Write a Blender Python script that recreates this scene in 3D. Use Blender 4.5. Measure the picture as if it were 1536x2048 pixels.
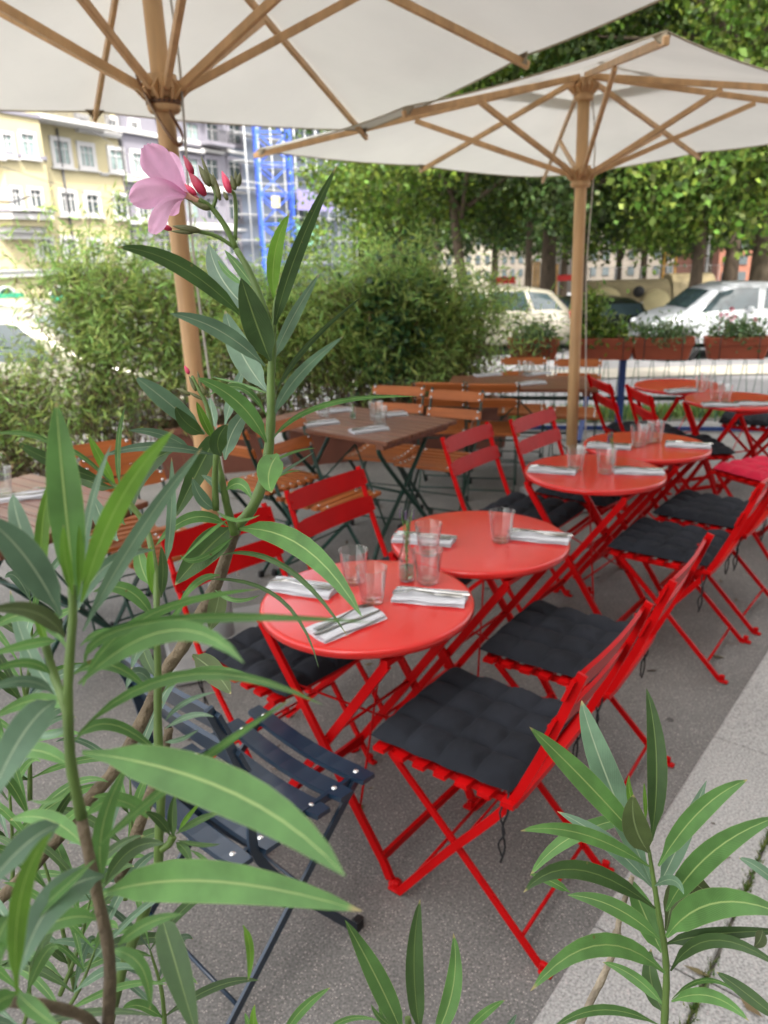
import bpy, math, random
import numpy as np
from mathutils import Vector, Matrix
random.seed(7); RNG = np.random.default_rng(7)
PI = math.pi; R = math.radians
S = bpy.context.scene; COL = S.collection
for o in list(bpy.data.objects): bpy.data.objects.remove(o)

# ---------------------------------------------------------------- camera, sky, sun, exposure
FPX, PITCH, ROLL, CAMH = 1533.0, .3245, -.0256, 1.6291
CF = Vector((0, math.cos(PITCH), -math.sin(PITCH))); CR0 = Vector((1, 0, 0)); CU0 = CR0.cross(CF)
CR = CR0*math.cos(ROLL)+CU0*math.sin(ROLL); CU = CU0*math.cos(ROLL)-CR0*math.sin(ROLL)
cam = bpy.data.cameras.new('camera'); camo = bpy.data.objects.new('camera', cam); COL.objects.link(camo)
m3 = Matrix((CR, CU, -CF)).transposed(); camo.matrix_world = Matrix.Translation((0, 0, CAMH)) @ m3.to_4x4()
cam.sensor_fit = 'VERTICAL'; cam.sensor_height = 36; cam.sensor_width = 27
cam.lens = 36*FPX/2048; cam.clip_start = .02; cam.clip_end = 900
cam.dof.use_dof = True; cam.dof.focus_distance = .77; cam.dof.aperture_fstop = cam.lens/3.4
S.camera = camo
S.cycles.max_bounces = 8; S.cycles.transparent_max_bounces = 24; S.cycles.use_denoising = True
SUN_EL, SUN_AZ = R(56), R(165)            # azimuth from +Y, clockwise
w = bpy.data.worlds.new('World'); S.world = w; w.use_nodes = True
nt = w.node_tree; nt.nodes.clear()
sky = nt.nodes.new('ShaderNodeTexSky'); sky.sky_type = 'NISHITA'; sky.sun_disc = False
sky.sun_elevation = SUN_EL; sky.sun_rotation = SUN_AZ; sky.air_density = 1.0; sky.dust_density = 5.0; sky.ozone_density = 1.0
bg = nt.nodes.new('ShaderNodeBackground'); bg.inputs[1].default_value = .15
wo = nt.nodes.new('ShaderNodeOutputWorld'); hz = nt.nodes.new('ShaderNodeHueSaturation'); hz.inputs['Saturation'].default_value = .30; nt.links.new(sky.outputs[0], hz.inputs['Color']); tn = nt.nodes.new('ShaderNodeMix'); tn.data_type = 'RGBA'; tn.blend_type = 'MULTIPLY'; tn.inputs[0].default_value = 1; tn.inputs[7].default_value = (1.04, 1, .95, 1); nt.links.new(hz.outputs[0], tn.inputs[6]); nt.links.new(tn.outputs[2], bg.inputs[0]); nt.links.new(bg.outputs[0], wo.inputs[0])
sl = bpy.data.lights.new('sun', 'SUN'); sl.energy = 2.0; sl.angle = R(1.5); sl.color = (1, .95, .87)
so = bpy.data.objects.new('sun', sl); COL.objects.link(so)
sd = Vector((math.sin(SUN_AZ)*math.cos(SUN_EL), math.cos(SUN_AZ)*math.cos(SUN_EL), math.sin(SUN_EL)))
so.rotation_euler = sd.to_track_quat('Z', 'Y').to_euler()
S.view_settings.view_transform = 'Standard'; S.view_settings.look = 'None'; S.view_settings.gamma = 1
S.view_settings.exposure = 2.4; S.view_settings.use_curve_mapping = False

def P(px, py, d):                           # a point of the place, d metres deep, from where it shows in the photograph
    return Vector((0, 0, CAMH))+(CF+CR*((px-768)/FPX)+CU*((1024-py)/FPX))*d
def G(px, py, z=0.):
    r = CF+CR*((px-768)/FPX)+CU*((1024-py)/FPX)
    return Vector((0, 0, CAMH))+r*((z-CAMH)/r.z)

# ---------------------------------------------------------------- materials
MATS = {}
def srgb(h):
    c = [int(h[i:i+2], 16)/255 for i in (0, 2, 4)]
    return tuple((x/12.92 if x <= .04045 else ((x+.055)/1.055)**2.4) for x in c)
def mat(name, col, rough=.5, metal=0., noise=0., nscale=20., bump=0., bscale=60., spec=.5, coat=0., island=0., trans=0., detail=4, huevar=0., stretch=None):
    if name in MATS: return MATS[name]
    m = bpy.data.materials.new(name); m.use_nodes = True; t = m.node_tree; b = t.nodes['Principled BSDF']
    N = t.nodes.new; L = t.links.new
    b.inputs['Roughness'].default_value = rough; b.inputs['Metallic'].default_value = metal
    b.inputs['Specular IOR Level'].default_value = spec; b.inputs['Coat Weight'].default_value = coat; b.inputs['Coat Roughness'].default_value = .15
    tc = N('ShaderNodeTexCoord'); src = tc.outputs['Object']
    if stretch:
        mp = N('ShaderNodeMapping'); mp.inputs['Scale'].default_value = stretch; L(src, mp.inputs[0]); src = mp.outputs[0]
    rgb = N('ShaderNodeRGB'); rgb.outputs[0].default_value = (*col, 1); out = rgb.outputs[0]
    if noise:
        n = N('ShaderNodeTexNoise'); n.inputs['Scale'].default_value = nscale; n.inputs['Detail'].default_value = detail; L(src, n.inputs[0])
        mr = N('ShaderNodeMapRange'); mr.inputs[1].default_value = .3; mr.inputs[2].default_value = .7
        mr.inputs[3].default_value = 1-noise; mr.inputs[4].default_value = 1+noise; L(n.outputs[0], mr.inputs[0])
        hs = N('ShaderNodeHueSaturation'); L(out, hs.inputs['Color']); L(mr.outputs[0], hs.inputs['Value']); out = hs.outputs[0]
    if island or huevar:
        g = N('ShaderNodeNewGeometry'); hs = N('ShaderNodeHueSaturation'); L(out, hs.inputs['Color'])
        mr = N('ShaderNodeMapRange'); mr.inputs[3].default_value = 1-island; mr.inputs[4].default_value = 1+island; L(g.outputs['Random Per Island'], mr.inputs[0]); L(mr.outputs[0], hs.inputs['Value'])
        if huevar:
            mm = N('ShaderNodeMath'); mm.operation = 'MULTIPLY'; mm.inputs[1].default_value = 7.31; L(g.outputs['Random Per Island'], mm.inputs[0])
            fr = N('ShaderNodeMath'); fr.operation = 'FRACT'; L(mm.outputs[0], fr.inputs[0])
            m2 = N('ShaderNodeMapRange'); m2.inputs[3].default_value = .5-huevar; m2.inputs[4].default_value = .5+huevar; L(fr.outputs[0], m2.inputs[0]); L(m2.outputs[0], hs.inputs['Hue'])
        out = hs.outputs[0]
    L(out, b.inputs['Base Color'])
    if bump:
        n = N('ShaderNodeTexNoise'); n.inputs['Scale'].default_value = bscale; n.inputs['Detail'].default_value = 5; L(src, n.inputs[0])
        bp = N('ShaderNodeBump'); bp.inputs['Strength'].default_value = bump; bp.inputs['Distance'].default_value = .01; L(n.outputs[0], bp.inputs['Height']); L(bp.outputs[0], b.inputs['Normal'])
    if trans:
        tr = N('ShaderNodeBsdfTranslucent'); L(out, tr.inputs[0]); mx = N('ShaderNodeMixShader'); mx.inputs[0].default_value = trans
        L(b.outputs[0], mx.inputs[1]); L(tr.outputs[0], mx.inputs[2]); L(mx.outputs[0], t.nodes['Material Output'].inputs[0])
    MATS[name] = m; return m
M = {}
M['red'] = mat('red_paint', (.50, .004, .005), .32, noise=.12, nscale=7, bump=.04, bscale=300, spec=.10)
M['redtop'] = mat('red_table_paint_sheen', (.64, .018, .014), .28, noise=.07, nscale=4, bump=.03, bscale=500, coat=.5)  # red shifted to orange, reflection on the tops put into the colour
M['blue'] = mat('navy_paint', (.009, .026, .052), .30, noise=.1, nscale=9, coat=.4)
M['green'] = mat('green_steel', (.008, .045, .032), .4, noise=.2, nscale=12)
M['rivet'] = mat('galvanised_rivet', (.75, .75, .74), .25, metal=.9)
M['black'] = mat('black_rubber', (.012, .012, .013), .6, noise=.2)
M['cord'] = mat('black_cord', (.012, .012, .014), .85)
M['cushion'] = mat('charcoal_cushion', (.019, .022, .029), .9, noise=.30, nscale=9, bump=.5, bscale=420, spec=.25)
M['pink'] = mat('crimson_cushion', (.55, .004, .04), .85, noise=.1, bump=.2, bscale=600)
M['wood'] = mat('oiled_wood', (.40, .12, .032), .5, noise=.28, nscale=6, bump=.1, bscale=30, spec=.3, stretch=(.35, 6, 6), island=.12)
M['woodtop'] = mat('table_wood', (.20, .075, .038), .42, noise=.3, nscale=6, bump=.1, bscale=30, coat=.15, stretch=(.35, 6, 6), island=.15)
M['uwood'] = mat('umbrella_wood', (.58, .36, .175), .45, noise=.16, nscale=5, bump=.08, bscale=30, stretch=(4, 4, .5), spec=.4)
M['canvas'] = mat('ecru_canvas', (.60, .59, .54), .9, noise=.07, nscale=1.4, bump=.5, bscale=9, trans=.42, spec=.2)
M['hem'] = mat('canvas_hem', (.34, .29, .20), .9, noise=.1)
M['leather'] = mat('brown_leather', (.16, .07, .028), .5, noise=.2)
M['rope'] = mat('grey_rope', (.55, .53, .48), .8, noise=.1)
M['napkin'] = mat('white_napkin', (.62, .63, .67), .85, noise=.04, nscale=30, bump=.3, bscale=250)
M['steel'] = mat('cutlery_steel', (.34, .34, .33), .22, metal=1.)
M['concrete'] = mat('concrete', (.33, .33, .33), .85, noise=.15, nscale=8, bump=.3, bscale=80)
M['terracotta'] = mat('terracotta', (.30, .065, .028), .6, noise=.12, nscale=6)
M['terra2'] = mat('brown_planter', (.13, .045, .028), .55, noise=.15, nscale=6)
M['soil'] = mat('soil', (.03, .02, .013), .95, noise=.3, bump=.5)
M['bark'] = mat('bark', (.085, .062, .042), .9, noise=.4, nscale=5, bump=.8, bscale=20, stretch=(4, 4, .8))
M['barklight'] = mat('plane_bark', (.13, .10, .068), .85, noise=.45, nscale=4, bump=.5, bscale=14)
M['bluepost'] = mat('blue_post_paint', (.012, .04, .17), .4, noise=.15)
M['wire'] = mat('green_wire', (.03, .13, .08), .5)
M['darkrail'] = mat('dark_rail', (.012, .025, .02), .45)
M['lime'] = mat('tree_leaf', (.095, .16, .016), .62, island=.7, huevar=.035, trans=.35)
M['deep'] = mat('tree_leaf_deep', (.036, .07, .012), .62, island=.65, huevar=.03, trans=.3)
M['bamboo'] = mat('bamboo_leaf', (.27, .39, .10), .6, island=.6, huevar=.04, trans=.45)
M['bambood'] = mat('ivy_leaf', (.035, .10, .035), .35, island=.4, huevar=.02, trans=.2)
M['culm'] = mat('bamboo_culm', (.10, .075, .035), .6, island=.5, huevar=.03)
M['dryleaf'] = mat('dry_bamboo_leaf', (.14, .105, .05), .7, island=.5, huevar=.03, trans=.2)
M['sprig'] = mat('fresh_sprig', (.13, .27, .07), .6, island=.3)
M['herb'] = mat('herb_leaf', (.10, .17, .06), .6, island=.45, huevar=.04, trans=.3)
M['grass'] = mat('grass_blades', (.11, .17, .035), .6, island=.5, huevar=.05, trans=.3)
def glass_mat():
    m = bpy.data.materials.new('clear_glass'); m.use_nodes = True; b = m.node_tree.nodes['Principled BSDF']
    t = m.node_tree; N = t.nodes.new; L = t.links.new; tr = N('ShaderNodeBsdfTransparent'); tr.inputs[0].default_value = (.975, .985, .98, 1); gl = N('ShaderNodeBsdfGlossy'); gl.inputs[1].default_value = .02
    lw = N('ShaderNodeLayerWeight'); pw = N('ShaderNodeMath'); pw.operation = 'POWER'; pw.inputs[1].default_value = 2.3; L(lw.outputs['Facing'], pw.inputs[0]); fr = N('ShaderNodeMapRange'); fr.inputs[3].default_value = .07; fr.inputs[4].default_value = 1; L(pw.outputs[0], fr.inputs[0]); mx = N('ShaderNodeMixShader'); L(fr.outputs[0], mx.inputs[0]); L(tr.outputs[0], mx.inputs[1]); L(gl.outputs[0], mx.inputs[2]); L(mx.outputs[0], t.nodes['Material Output'].inputs[0]); return m
M['glass'] = glass_mat()
M['carglass'] = mat('car_glass', (.025, .04, .045), .06, spec=.6)
M['winglass'] = mat('window_glass', (.05, .065, .07), .08, spec=.9, noise=.3, nscale=.6)

def asphalt_mat(name, base, spk, size, stain=.25, spsc=230, thr=.16):
    m = bpy.data.materials.new(name); m.use_nodes = True; t = m.node_tree; b = t.nodes['Principled BSDF']; N = t.nodes.new; L = t.links.new
    tc = N('ShaderNodeTexCoord')
    v = N('ShaderNodeTexVoronoi'); v.inputs['Scale'].default_value = spsc; L(tc.outputs['Object'], v.inputs[0])
    rnd = N('ShaderNodeSeparateColor'); L(v.outputs['Color'], rnd.inputs[0])
    gt = N('ShaderNodeMapRange'); gt.inputs[1].default_value = .70; gt.inputs[2].default_value = 1; L(rnd.outputs[0], gt.inputs[0])
    ds = N('ShaderNodeMapRange'); ds.inputs[1].default_value = size; ds.inputs[2].default_value = size*.5; L(v.outputs['Distance'], ds.inputs[0])
    mu = N('ShaderNodeMath'); mu.operation = 'MULTIPLY'; L(gt.outputs[0], mu.inputs[0]); L(ds.outputs[0], mu.inputs[1])
    n1 = N('ShaderNodeTexNoise'); n1.inputs['Scale'].default_value = 1.6; n1.inputs['Detail'].default_value = 7; L(tc.outputs['Object'], n1.inputs[0]); n1.inputs['Roughness'].default_value = .65
    n2 = N('ShaderNodeTexNoise'); n2.inputs['Scale'].default_value = 150; n2.inputs['Detail'].default_value = 3; L(tc.outputs['Object'], n2.inputs[0])
    a = N('ShaderNodeMapRange'); a.inputs[1].default_value = .3; a.inputs[2].default_value = .7; a.inputs[3].default_value = 1-stain; a.inputs[4].default_value = 1+stain; L(n1.outputs[0], a.inputs[0])
    c = N('ShaderNodeMapRange'); c.inputs[1].default_value = .3; c.inputs[2].default_value = .7; c.inputs[3].default_value = .6; c.inputs[4].default_value = 1.4; L(n2.outputs[0], c.inputs[0])
    mm = N('ShaderNodeMath'); mm.operation = 'MULTIPLY'; L(a.outputs[0], mm.inputs[0]); L(c.outputs[0], mm.inputs[1])
    hs = N('ShaderNodeHueSaturation'); hs.inputs['Color'].default_value = (*base, 1); L(mm.outputs[0], hs.inputs['Value'])
    mx = N('ShaderNodeMix'); mx.data_type = 'RGBA'; mx.inputs[7].default_value = (*spk, 1); L(mu.outputs[0], mx.inputs[0]); L(hs.outputs[0], mx.inputs[6])
    # cigarette burns, gum spots and damp patches
    v2 = N('ShaderNodeTexVoronoi'); v2.inputs['Scale'].default_value = 2.6; v2.inputs['Randomness'].default_value = 1; L(tc.outputs['Object'], v2.inputs[0])
    d2 = N('ShaderNodeMapRange'); d2.inputs[1].default_value = .035; d2.inputs[2].default_value = .05; d2.inputs[3].default_value = .45; d2.inputs[4].default_value = 1; L(v2.outputs['Distance'], d2.inputs[0])
    h2 = N('ShaderNodeHueSaturation'); L(mx.outputs[2], h2.inputs['Color']); L(d2.outputs[0], h2.inputs['Value'])
    L(h2.outputs[0], b.inputs['Base Color']); b.inputs['Roughness'].default_value = .85
    bp = N('ShaderNodeBump'); bp.inputs['Strength'].default_value = .5; bp.inputs['Distance'].default_value = .003; L(n2.outputs[0], bp.inputs['Height']); L(bp.outputs[0], b.inputs['Normal'])
    return m
M['asphalt'] = asphalt_mat('patio_asphalt', (.175, .170, .160), (.60, .53, .49), .5)
M['granite'] = asphalt_mat('granite', (.37, .365, .35), (.56, .49, .475), .5, stain=.12, spsc=170)
M['road'] = mat('road_asphalt', (.135, .135, .14), .8, noise=.1, nscale=2, bump=.2, bscale=60)
M['strip'] = mat('pale_paving', (.24, .225, .19), .8, noise=.12, nscale=3)
M['lawn'] = mat('lawn_soil', (.06, .075, .025), .95, noise=.4, nscale=8, bump=.5)

def leaf_mat(name, col, back, rib, rough=.38, trans=.25):
    m = bpy.data.materials.new(name); m.use_nodes = True; t = m.node_tree; b = t.nodes['Principled BSDF']; N = t.nodes.new; L = t.links.new
    uv = N('ShaderNodeUVMap'); sp = N('ShaderNodeSeparateXYZ'); L(uv.outputs[0], sp.inputs[0])
    ab = N('ShaderNodeMath'); ab.operation = 'SUBTRACT'; ab.inputs[1].default_value = .5; L(sp.outputs[0], ab.inputs[0])
    aa = N('ShaderNodeMath'); aa.operation = 'ABSOLUTE'; L(ab.outputs[0], aa.inputs[0])
    rb = N('ShaderNodeMapRange'); rb.inputs[1].default_value = .018; rb.inputs[2].default_value = .036; rb.inputs[3].default_value = 1; rb.inputs[4].default_value = 0; L(aa.outputs[0], rb.inputs[0])
    ed = N('ShaderNodeMapRange'); ed.inputs[1].default_value = .482; ed.inputs[2].default_value = .494; ed.inputs[3].default_value = 0; ed.inputs[4].default_value = .6; L(aa.outputs[0], ed.inputs[0])
    ge = N('ShaderNodeNewGeometry'); tc = N('ShaderNodeTexCoord')
    n = N('ShaderNodeTexNoise'); n.inputs['Scale'].default_value = 38; n.inputs['Detail'].default_value = 6; L(tc.outputs['Object'], n.inputs[0])
    mr = N('ShaderNodeMapRange'); mr.inputs[1].default_value = .3; mr.inputs[2].default_value = .7; mr.inputs[3].default_value = .78; mr.inputs[4].default_value = 1.22; L(n.outputs[0], mr.inputs[0])
    # lateral veins: fine lines running obliquely from the midrib
    vv = N('ShaderNodeMath'); vv.operation = 'MULTIPLY_ADD'; vv.inputs[1].default_value = -.35; L(aa.outputs[0], vv.inputs[0]); L(sp.outputs[1], vv.inputs[2])
    sc = N('ShaderNodeMath'); sc.operation = 'MULTIPLY'; sc.inputs[1].default_value = 260; L(vv.outputs[0], sc.inputs[0])
    sn = N('ShaderNodeMath'); sn.operation = 'SINE'; L(sc.outputs[0], sn.inputs[0])
    vm = N('ShaderNodeMath'); vm.operation = 'MULTIPLY_ADD'; vm.inputs[1].default_value = .045; L(sn.outputs[0], vm.inputs[0]); L(mr.outputs[0], vm.inputs[2])
    fb = N('ShaderNodeMix'); fb.data_type = 'RGBA'; fb.inputs[6].default_value = (*col, 1); fb.inputs[7].default_value = (*back, 1); L(ge.outputs['Backfacing'], fb.inputs[0])
    oi = N('ShaderNodeObjectInfo'); om = N('ShaderNodeMapRange'); om.inputs[3].default_value = .80; om.inputs[4].default_value = 1.2; L(oi.outputs['Random'], om.inputs[0])
    vq = N('ShaderNodeMath'); vq.operation = 'MULTIPLY'; L(vm.outputs[0], vq.inputs[0]); L(om.outputs[0], vq.inputs[1])
    hs = N('ShaderNodeHueSaturation'); L(fb.outputs[2], hs.inputs['Color']); L(vq.outputs[0], hs.inputs['Value'])
    mx = N('ShaderNodeMix'); mx.data_type = 'RGBA'; mx.inputs[7].default_value = (*rib, 1); L(hs.outputs[0], mx.inputs[6])
    ad = N('ShaderNodeMath'); ad.operation = 'MAXIMUM'; L(rb.outputs[0], ad.inputs[0]); L(ed.outputs[0], ad.inputs[1]); L(ad.outputs[0], mx.inputs[0])
    # small brown spots
    vo = N('ShaderNodeTexVoronoi'); vo.inputs['Scale'].default_value = 90; L(tc.outputs['Object'], vo.inputs[0])
    vs = N('ShaderNodeSeparateColor'); L(vo.outputs['Color'], vs.inputs[0]); g1 = N('ShaderNodeMath'); g1.operation = 'GREATER_THAN'; g1.inputs[1].default_value = .93; L(vs.outputs[0], g1.inputs[0])
    g2 = N('ShaderNodeMath'); g2.operation = 'LESS_THAN'; g2.inputs[1].default_value = .12; L(vo.outputs['Distance'], g2.inputs[0])
    g3 = N('ShaderNodeMath'); g3.operation = 'MULTIPLY'; L(g1.outputs[0], g3.inputs[0]); L(g2.outputs[0], g3.inputs[1])
    m2 = N('ShaderNodeMix'); m2.data_type = 'RGBA'; m2.inputs[7].default_value = (.16, .17, .05, 1); L(g3.outputs[0], m2.inputs[0]); L(mx.outputs[2], m2.inputs[6])
    tp = N('ShaderNodeMath'); tp.operation = 'MULTIPLY_ADD'; tp.inputs[1].default_value = .06; L(n.outputs[0], tp.inputs[0]); L(sp.outputs[1], tp.inputs[2])
    t2 = N('ShaderNodeMapRange'); t2.inputs[1].default_value = .985; t2.inputs[2].default_value = 1.01; L(tp.outputs[0], t2.inputs[0])
    og = N('ShaderNodeMath'); og.operation = 'GREATER_THAN'; og.inputs[1].default_value = .45; L(oi.outputs['Random'], og.inputs[0]); tm = N('ShaderNodeMath'); tm.operation = 'MULTIPLY'; L(og.outputs[0], tm.inputs[0]); L(t2.outputs[0], tm.inputs[1])
    m4 = N('ShaderNodeMix'); m4.data_type = 'RGBA'; m4.inputs[7].default_value = (.42, .36, .16, 1); L(tm.outputs[0], m4.inputs[0]); L(m2.outputs[2], m4.inputs[6]); m2 = m4
    L(m2.outputs[2], b.inputs['Base Color']); b.inputs['Roughness'].default_value = rough; b.inputs['Specular IOR Level'].default_value = .5
    bp = N('ShaderNodeBump'); bp.inputs['Strength'].default_value = .22; bp.inputs['Distance'].default_value = .001; L(sn.outputs[0], bp.inputs['Height']); L(bp.outputs[0], b.inputs['Normal'])
    tr = N('ShaderNodeBsdfTranslucent'); L(m2.outputs[2], tr.inputs[0]); ms = N('ShaderNodeMixShader'); ms.inputs[0].default_value = trans
    L(b.outputs[0], ms.inputs[1]); L(tr.outputs[0], ms.inputs[2]); L(ms.outputs[0], t.nodes['Material Output'].inputs[0])
    return m
RIB = (.36, .50, .17)
LM = {'g': leaf_mat('oleander_leaf', (.105, .26, .055), (.12, .27, .07), RIB, .42, .32),
      'd': leaf_mat('oleander_leaf_dark', (.042, .10, .018), (.055, .115, .03), (.16, .24, .07), .42, .2),
      'b': leaf_mat('oleander_leaf_sky_sheen', (.13, .25, .155), (.14, .25, .15), (.36, .46, .30), .34, .2),  # pale blue-green: sky reflected on glossy leaves, put into the colour
      'y': leaf_mat('oleander_leaf_young', (.14, .32, .025), (.16, .34, .04), (.30, .48, .10), .4, .4),
      'o': leaf_mat('oleander_leaf_olive', (.085, .13, .035), (.09, .13, .04), (.22, .29, .12), .5, .2)}
M['stemg'] = mat('green_stem', (.10, .17, .035), .5, noise=.2, nscale=30)
M['stemb'] = mat('woody_stem', (.15, .115, .07), .8, noise=.35, nscale=40, bump=.6, bscale=160)
M['twig'] = mat('dry_twig', (.36, .30, .22), .85, noise=.35, nscale=50, bump=.5, bscale=200)
M['petal'] = mat('pink_petal', (.86, .48, .70), .5, noise=.10, nscale=45, trans=.4, bump=.15, bscale=120)
M['bud'] = mat('crimson_bud', (.42, .018, .06), .45, noise=.25, nscale=60)
M['budp'] = mat('bright_bud', (.75, .06, .14), .45, noise=.2, nscale=60)
M['sepal'] = mat('sepal_green', (.11, .12, .04), .6, noise=.3, nscale=80)
M['throat'] = mat('flower_throat', (.75, .42, .30), .5, trans=.3)

# ---------------------------------------------------------------- mesh helpers
class MB:
    def __init__(s): s.v = []; s.f = []; s.sm = []
    def add(s, vs, fs, smooth=False):
        k = len(s.v); s.v += [tuple(v) for v in vs]; s.f += [tuple(i+k for i in f) for f in fs]; s.sm += [smooth]*len(fs)
    def box(s, c, d, rot=None, bev=0.):
        x, y, z = d[0]/2, d[1]/2, d[2]/2
        if bev:
            q = bev; vs = []; fs = []
            ring = [(x-q, y), (x, y-q), (x, -y+q), (x-q, -y), (-x+q, -y), (-x, -y+q), (-x, y-q), (-x+q, y)]
            inn = [(a*(1-q/x if x > q else 1), b*(1-q/y if y > q else 1)) for a, b in ring]
            for zz, rr in ((-z, inn), (-z+q, ring), (z-q, ring), (z, inn)): vs += [(a, b, zz) for a, b in rr]
            for L in range(3):
                for i in range(8): j = (i+1) % 8; fs.append((L*8+j, L*8+i, L*8+8+i, L*8+8+j))
            fs.append(tuple(range(8))); fs.append(tuple(range(31, 23, -1)))
        else:
            vs = [(i*x, j*y, k*z) for i in (-1, 1) for j in (-1, 1) for k in (-1, 1)]
            fs = [(0, 1, 3, 2), (4, 6, 7, 5), (0, 4, 5, 1), (2, 3, 7, 6), (0, 2, 6, 4), (1, 5, 7, 3)]
        c = Vector(c); vs = [(rot @ Vector(v) if rot else Vector(v))+c for v in vs]
        s.add(vs, fs)
    def bar(s, p0, p1, w, h, up=(0, 0, 1), bev=0.):
        p0, p1 = Vector(p0), Vector(p1); d = p1-p0; l = d.length; d.normalize(); up = Vector(up)
        sx = d.cross(up)
        if sx.length < 1e-4: sx = d.cross(Vector((1, 0, 0)))
        sx.normalize(); u = sx.cross(d)
        s.box((p0+p1)/2, (l, w, h), Matrix((d, sx, u)).transposed(), bev)
    def tube(s, pts, r, seg=8, cap=True):
        pts = [Vector(p) for p in pts]; n = len(pts); rs = r if isinstance(r, (list, tuple)) else [r]*n
        vs = []; prev = None
        for i, p in enumerate(pts):
            t = (pts[min(i+1, n-1)]-pts[max(i-1, 0)]).normalized()
            if prev is None:
                a = t.cross(Vector((0, 0, 1)))
                if a.length < .05: a = t.cross(Vector((1, 0, 0)))
            else: a = prev-t*prev.dot(t)
            a.normalize(); prev = a; b = t.cross(a)
            for k in range(seg):
                an = 2*PI*k/seg; vs.append(p+(a*math.cos(an)+b*math.sin(an))*rs[i])
        fs = [(i*seg+k, i*seg+(k+1) % seg, (i+1)*seg+(k+1) % seg, (i+1)*seg+k) for i in range(n-1) for k in range(seg)]
        s.add(vs, fs, True)
        if cap:
            k0 = len(s.v)-n*seg; s.f += [tuple(k0+i for i in reversed(range(seg))), tuple(k0+(n-1)*seg+i for i in range(seg))]; s.sm += [False, False]
    def strip(s, pts, w, h, side=(1, 0, 0)):     # flat bar swept along a path, w across `side`, h in the bending plane
        pts = [Vector(p) for p in pts]; n = len(pts); side = Vector(side).normalized(); vs = []
        for i, p in enumerate(pts):
            t = (pts[min(i+1, n-1)]-pts[max(i-1, 0)]).normalized(); u = side.cross(t).normalized()
            for a, b in ((-1, -1), (1, -1), (1, 1), (-1, 1)): vs.append(p+side*(a*w/2)+u*(b*h/2))
        fs = [(i*4+k, i*4+(k+1) % 4, i*4+4+(k+1) % 4, i*4+4+k) for i in range(n-1) for k in range(4)]
        fs += [(3, 2, 1, 0), tuple((n-1)*4+k for k in range(4))]
        s.add(vs, fs)
    def lathe(s, prof, seg=24, c=(0, 0, 0), smooth=True):
        cx, cy, cz = c; vs = []; fs = []
        for r, z in prof:
            for k in range(seg): a = 2*PI*k/seg; vs.append((cx+r*math.cos(a), cy+r*math.sin(a), cz+z))
        for i in range(len(prof)-1):
            for k in range(seg): fs.append((i*seg+k, i*seg+(k+1) % seg, (i+1)*seg+(k+1) % seg, (i+1)*seg+k))
        s.add(vs, fs, smooth)
    def grid(s, fn, nu, nv, smooth=True):
        vs = [fn(i/nu, j/nv) for j in range(nv+1) for i in range(nu+1)]
        fs = [(j*(nu+1)+i, j*(nu+1)+i+1, (j+1)*(nu+1)+i+1, (j+1)*(nu+1)+i) for j in range(nv) for i in range(nu)]
        s.add(vs, fs, smooth)
    def prism(s, poly, z0, z1):
        n = len(poly); vs = [(x, y, z0) for x, y in poly]+[(x, y, z1) for x, y in poly]
        s.add(vs, [tuple(reversed(range(n))), tuple(range(n, 2*n))]+[(i, (i+1) % n, n+(i+1) % n, n+i) for i in range(n)])
    def build(s, name, m, parent=None, kind=None, label=None):
        me = bpy.data.meshes.new(name); me.from_pydata(s.v, [], s.f); me.polygons.foreach_set('use_smooth', s.sm); me.materials.append(m)
        o = bpy.data.objects.new(name, me); COL.objects.link(o)
        if parent: o.parent = parent
        if kind: o['kind'] = kind
        if label: o['label'] = label
        return o
def thing(name, label, cat, loc=(0, 0, 0), rz=0., group=None):
    o = bpy.data.objects.new(name, None); COL.objects.link(o); o.empty_display_size = .1
    o.location = loc; o.rotation_euler = (0, 0, rz); o['label'] = label; o['category'] = cat
    if group: o['group'] = group
    return o
def tag(o, label, cat, group=None):
    o['label'] = label; o['category'] = cat
    if group: o['group'] = group
    return o
KIDS = {}
def copy_tree(src, loc, rz, label, group=None, scale=None, parent=None):
    def rec(o, par):
        c = o.copy(); COL.objects.link(c); c.parent = par
        for ch in KIDS.get(o.name) or o.children: rec(ch, c)
        return c
    c = rec(src, None); c.location = loc; c.rotation_euler = (0, 0, rz); c['label'] = label
    if group: c['group'] = group
    if scale: c.scale = scale
    return c
def struct(mb, name, m): return mb.build(name, m, kind='structure')

# ---------------------------------------------------------------- ground
def zt(y): return 0. if y < 7.5 else -.30-(min(y, 60)-7.5)*.028
g = MB(); g.add([(-14, -5, 0), (14, -5, 0), (14, 7.5, 0), (-14, 7.5, 0)], [(0, 1, 2, 3)]); struct(g, 'patio', M['asphalt'])
g = MB(); ys = [7.51, 12.5, 20, 40, 60, 400]; vs = []
for y in ys: vs += [(-200, y, zt(y)-.004), (200, y, zt(y)-.004)]
vs += [(-200, -5, -.6), (-14, -5, -.6), (-200, 7.5, -.6)]
g.add(vs[:12], [(2*i, 2*i+1, 2*i+3, 2*i+2) for i in range(5)]); g.add([(-200, -60, -.01), (-14, -60, -.01), (-14, 7.5, -.01), (-200, 7.5, -.01), (14, -60, -.01), (200, -60, -.01), (200, 7.5, -.01), (14, 7.5, -.01)], [(0, 1, 2, 3), (4, 5, 6, 7)])
g.add([(-14, -60, -.01), (14, -60, -.01), (14, -5, -.01), (-14, -5, -.01)], [(0, 1, 2, 3)])
struct(g, 'road', M['road'])
g = MB(); g.add([(-30, 12.9, zt(12.9)+.02), (60, 12.9, zt(12.9)+.02), (60, 14.2, zt(14.2)+.02), (-30, 14.2, zt(14.2)+.02)], [(0, 1, 2, 3)]); struct(g, 'pavement', M['strip'])
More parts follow.
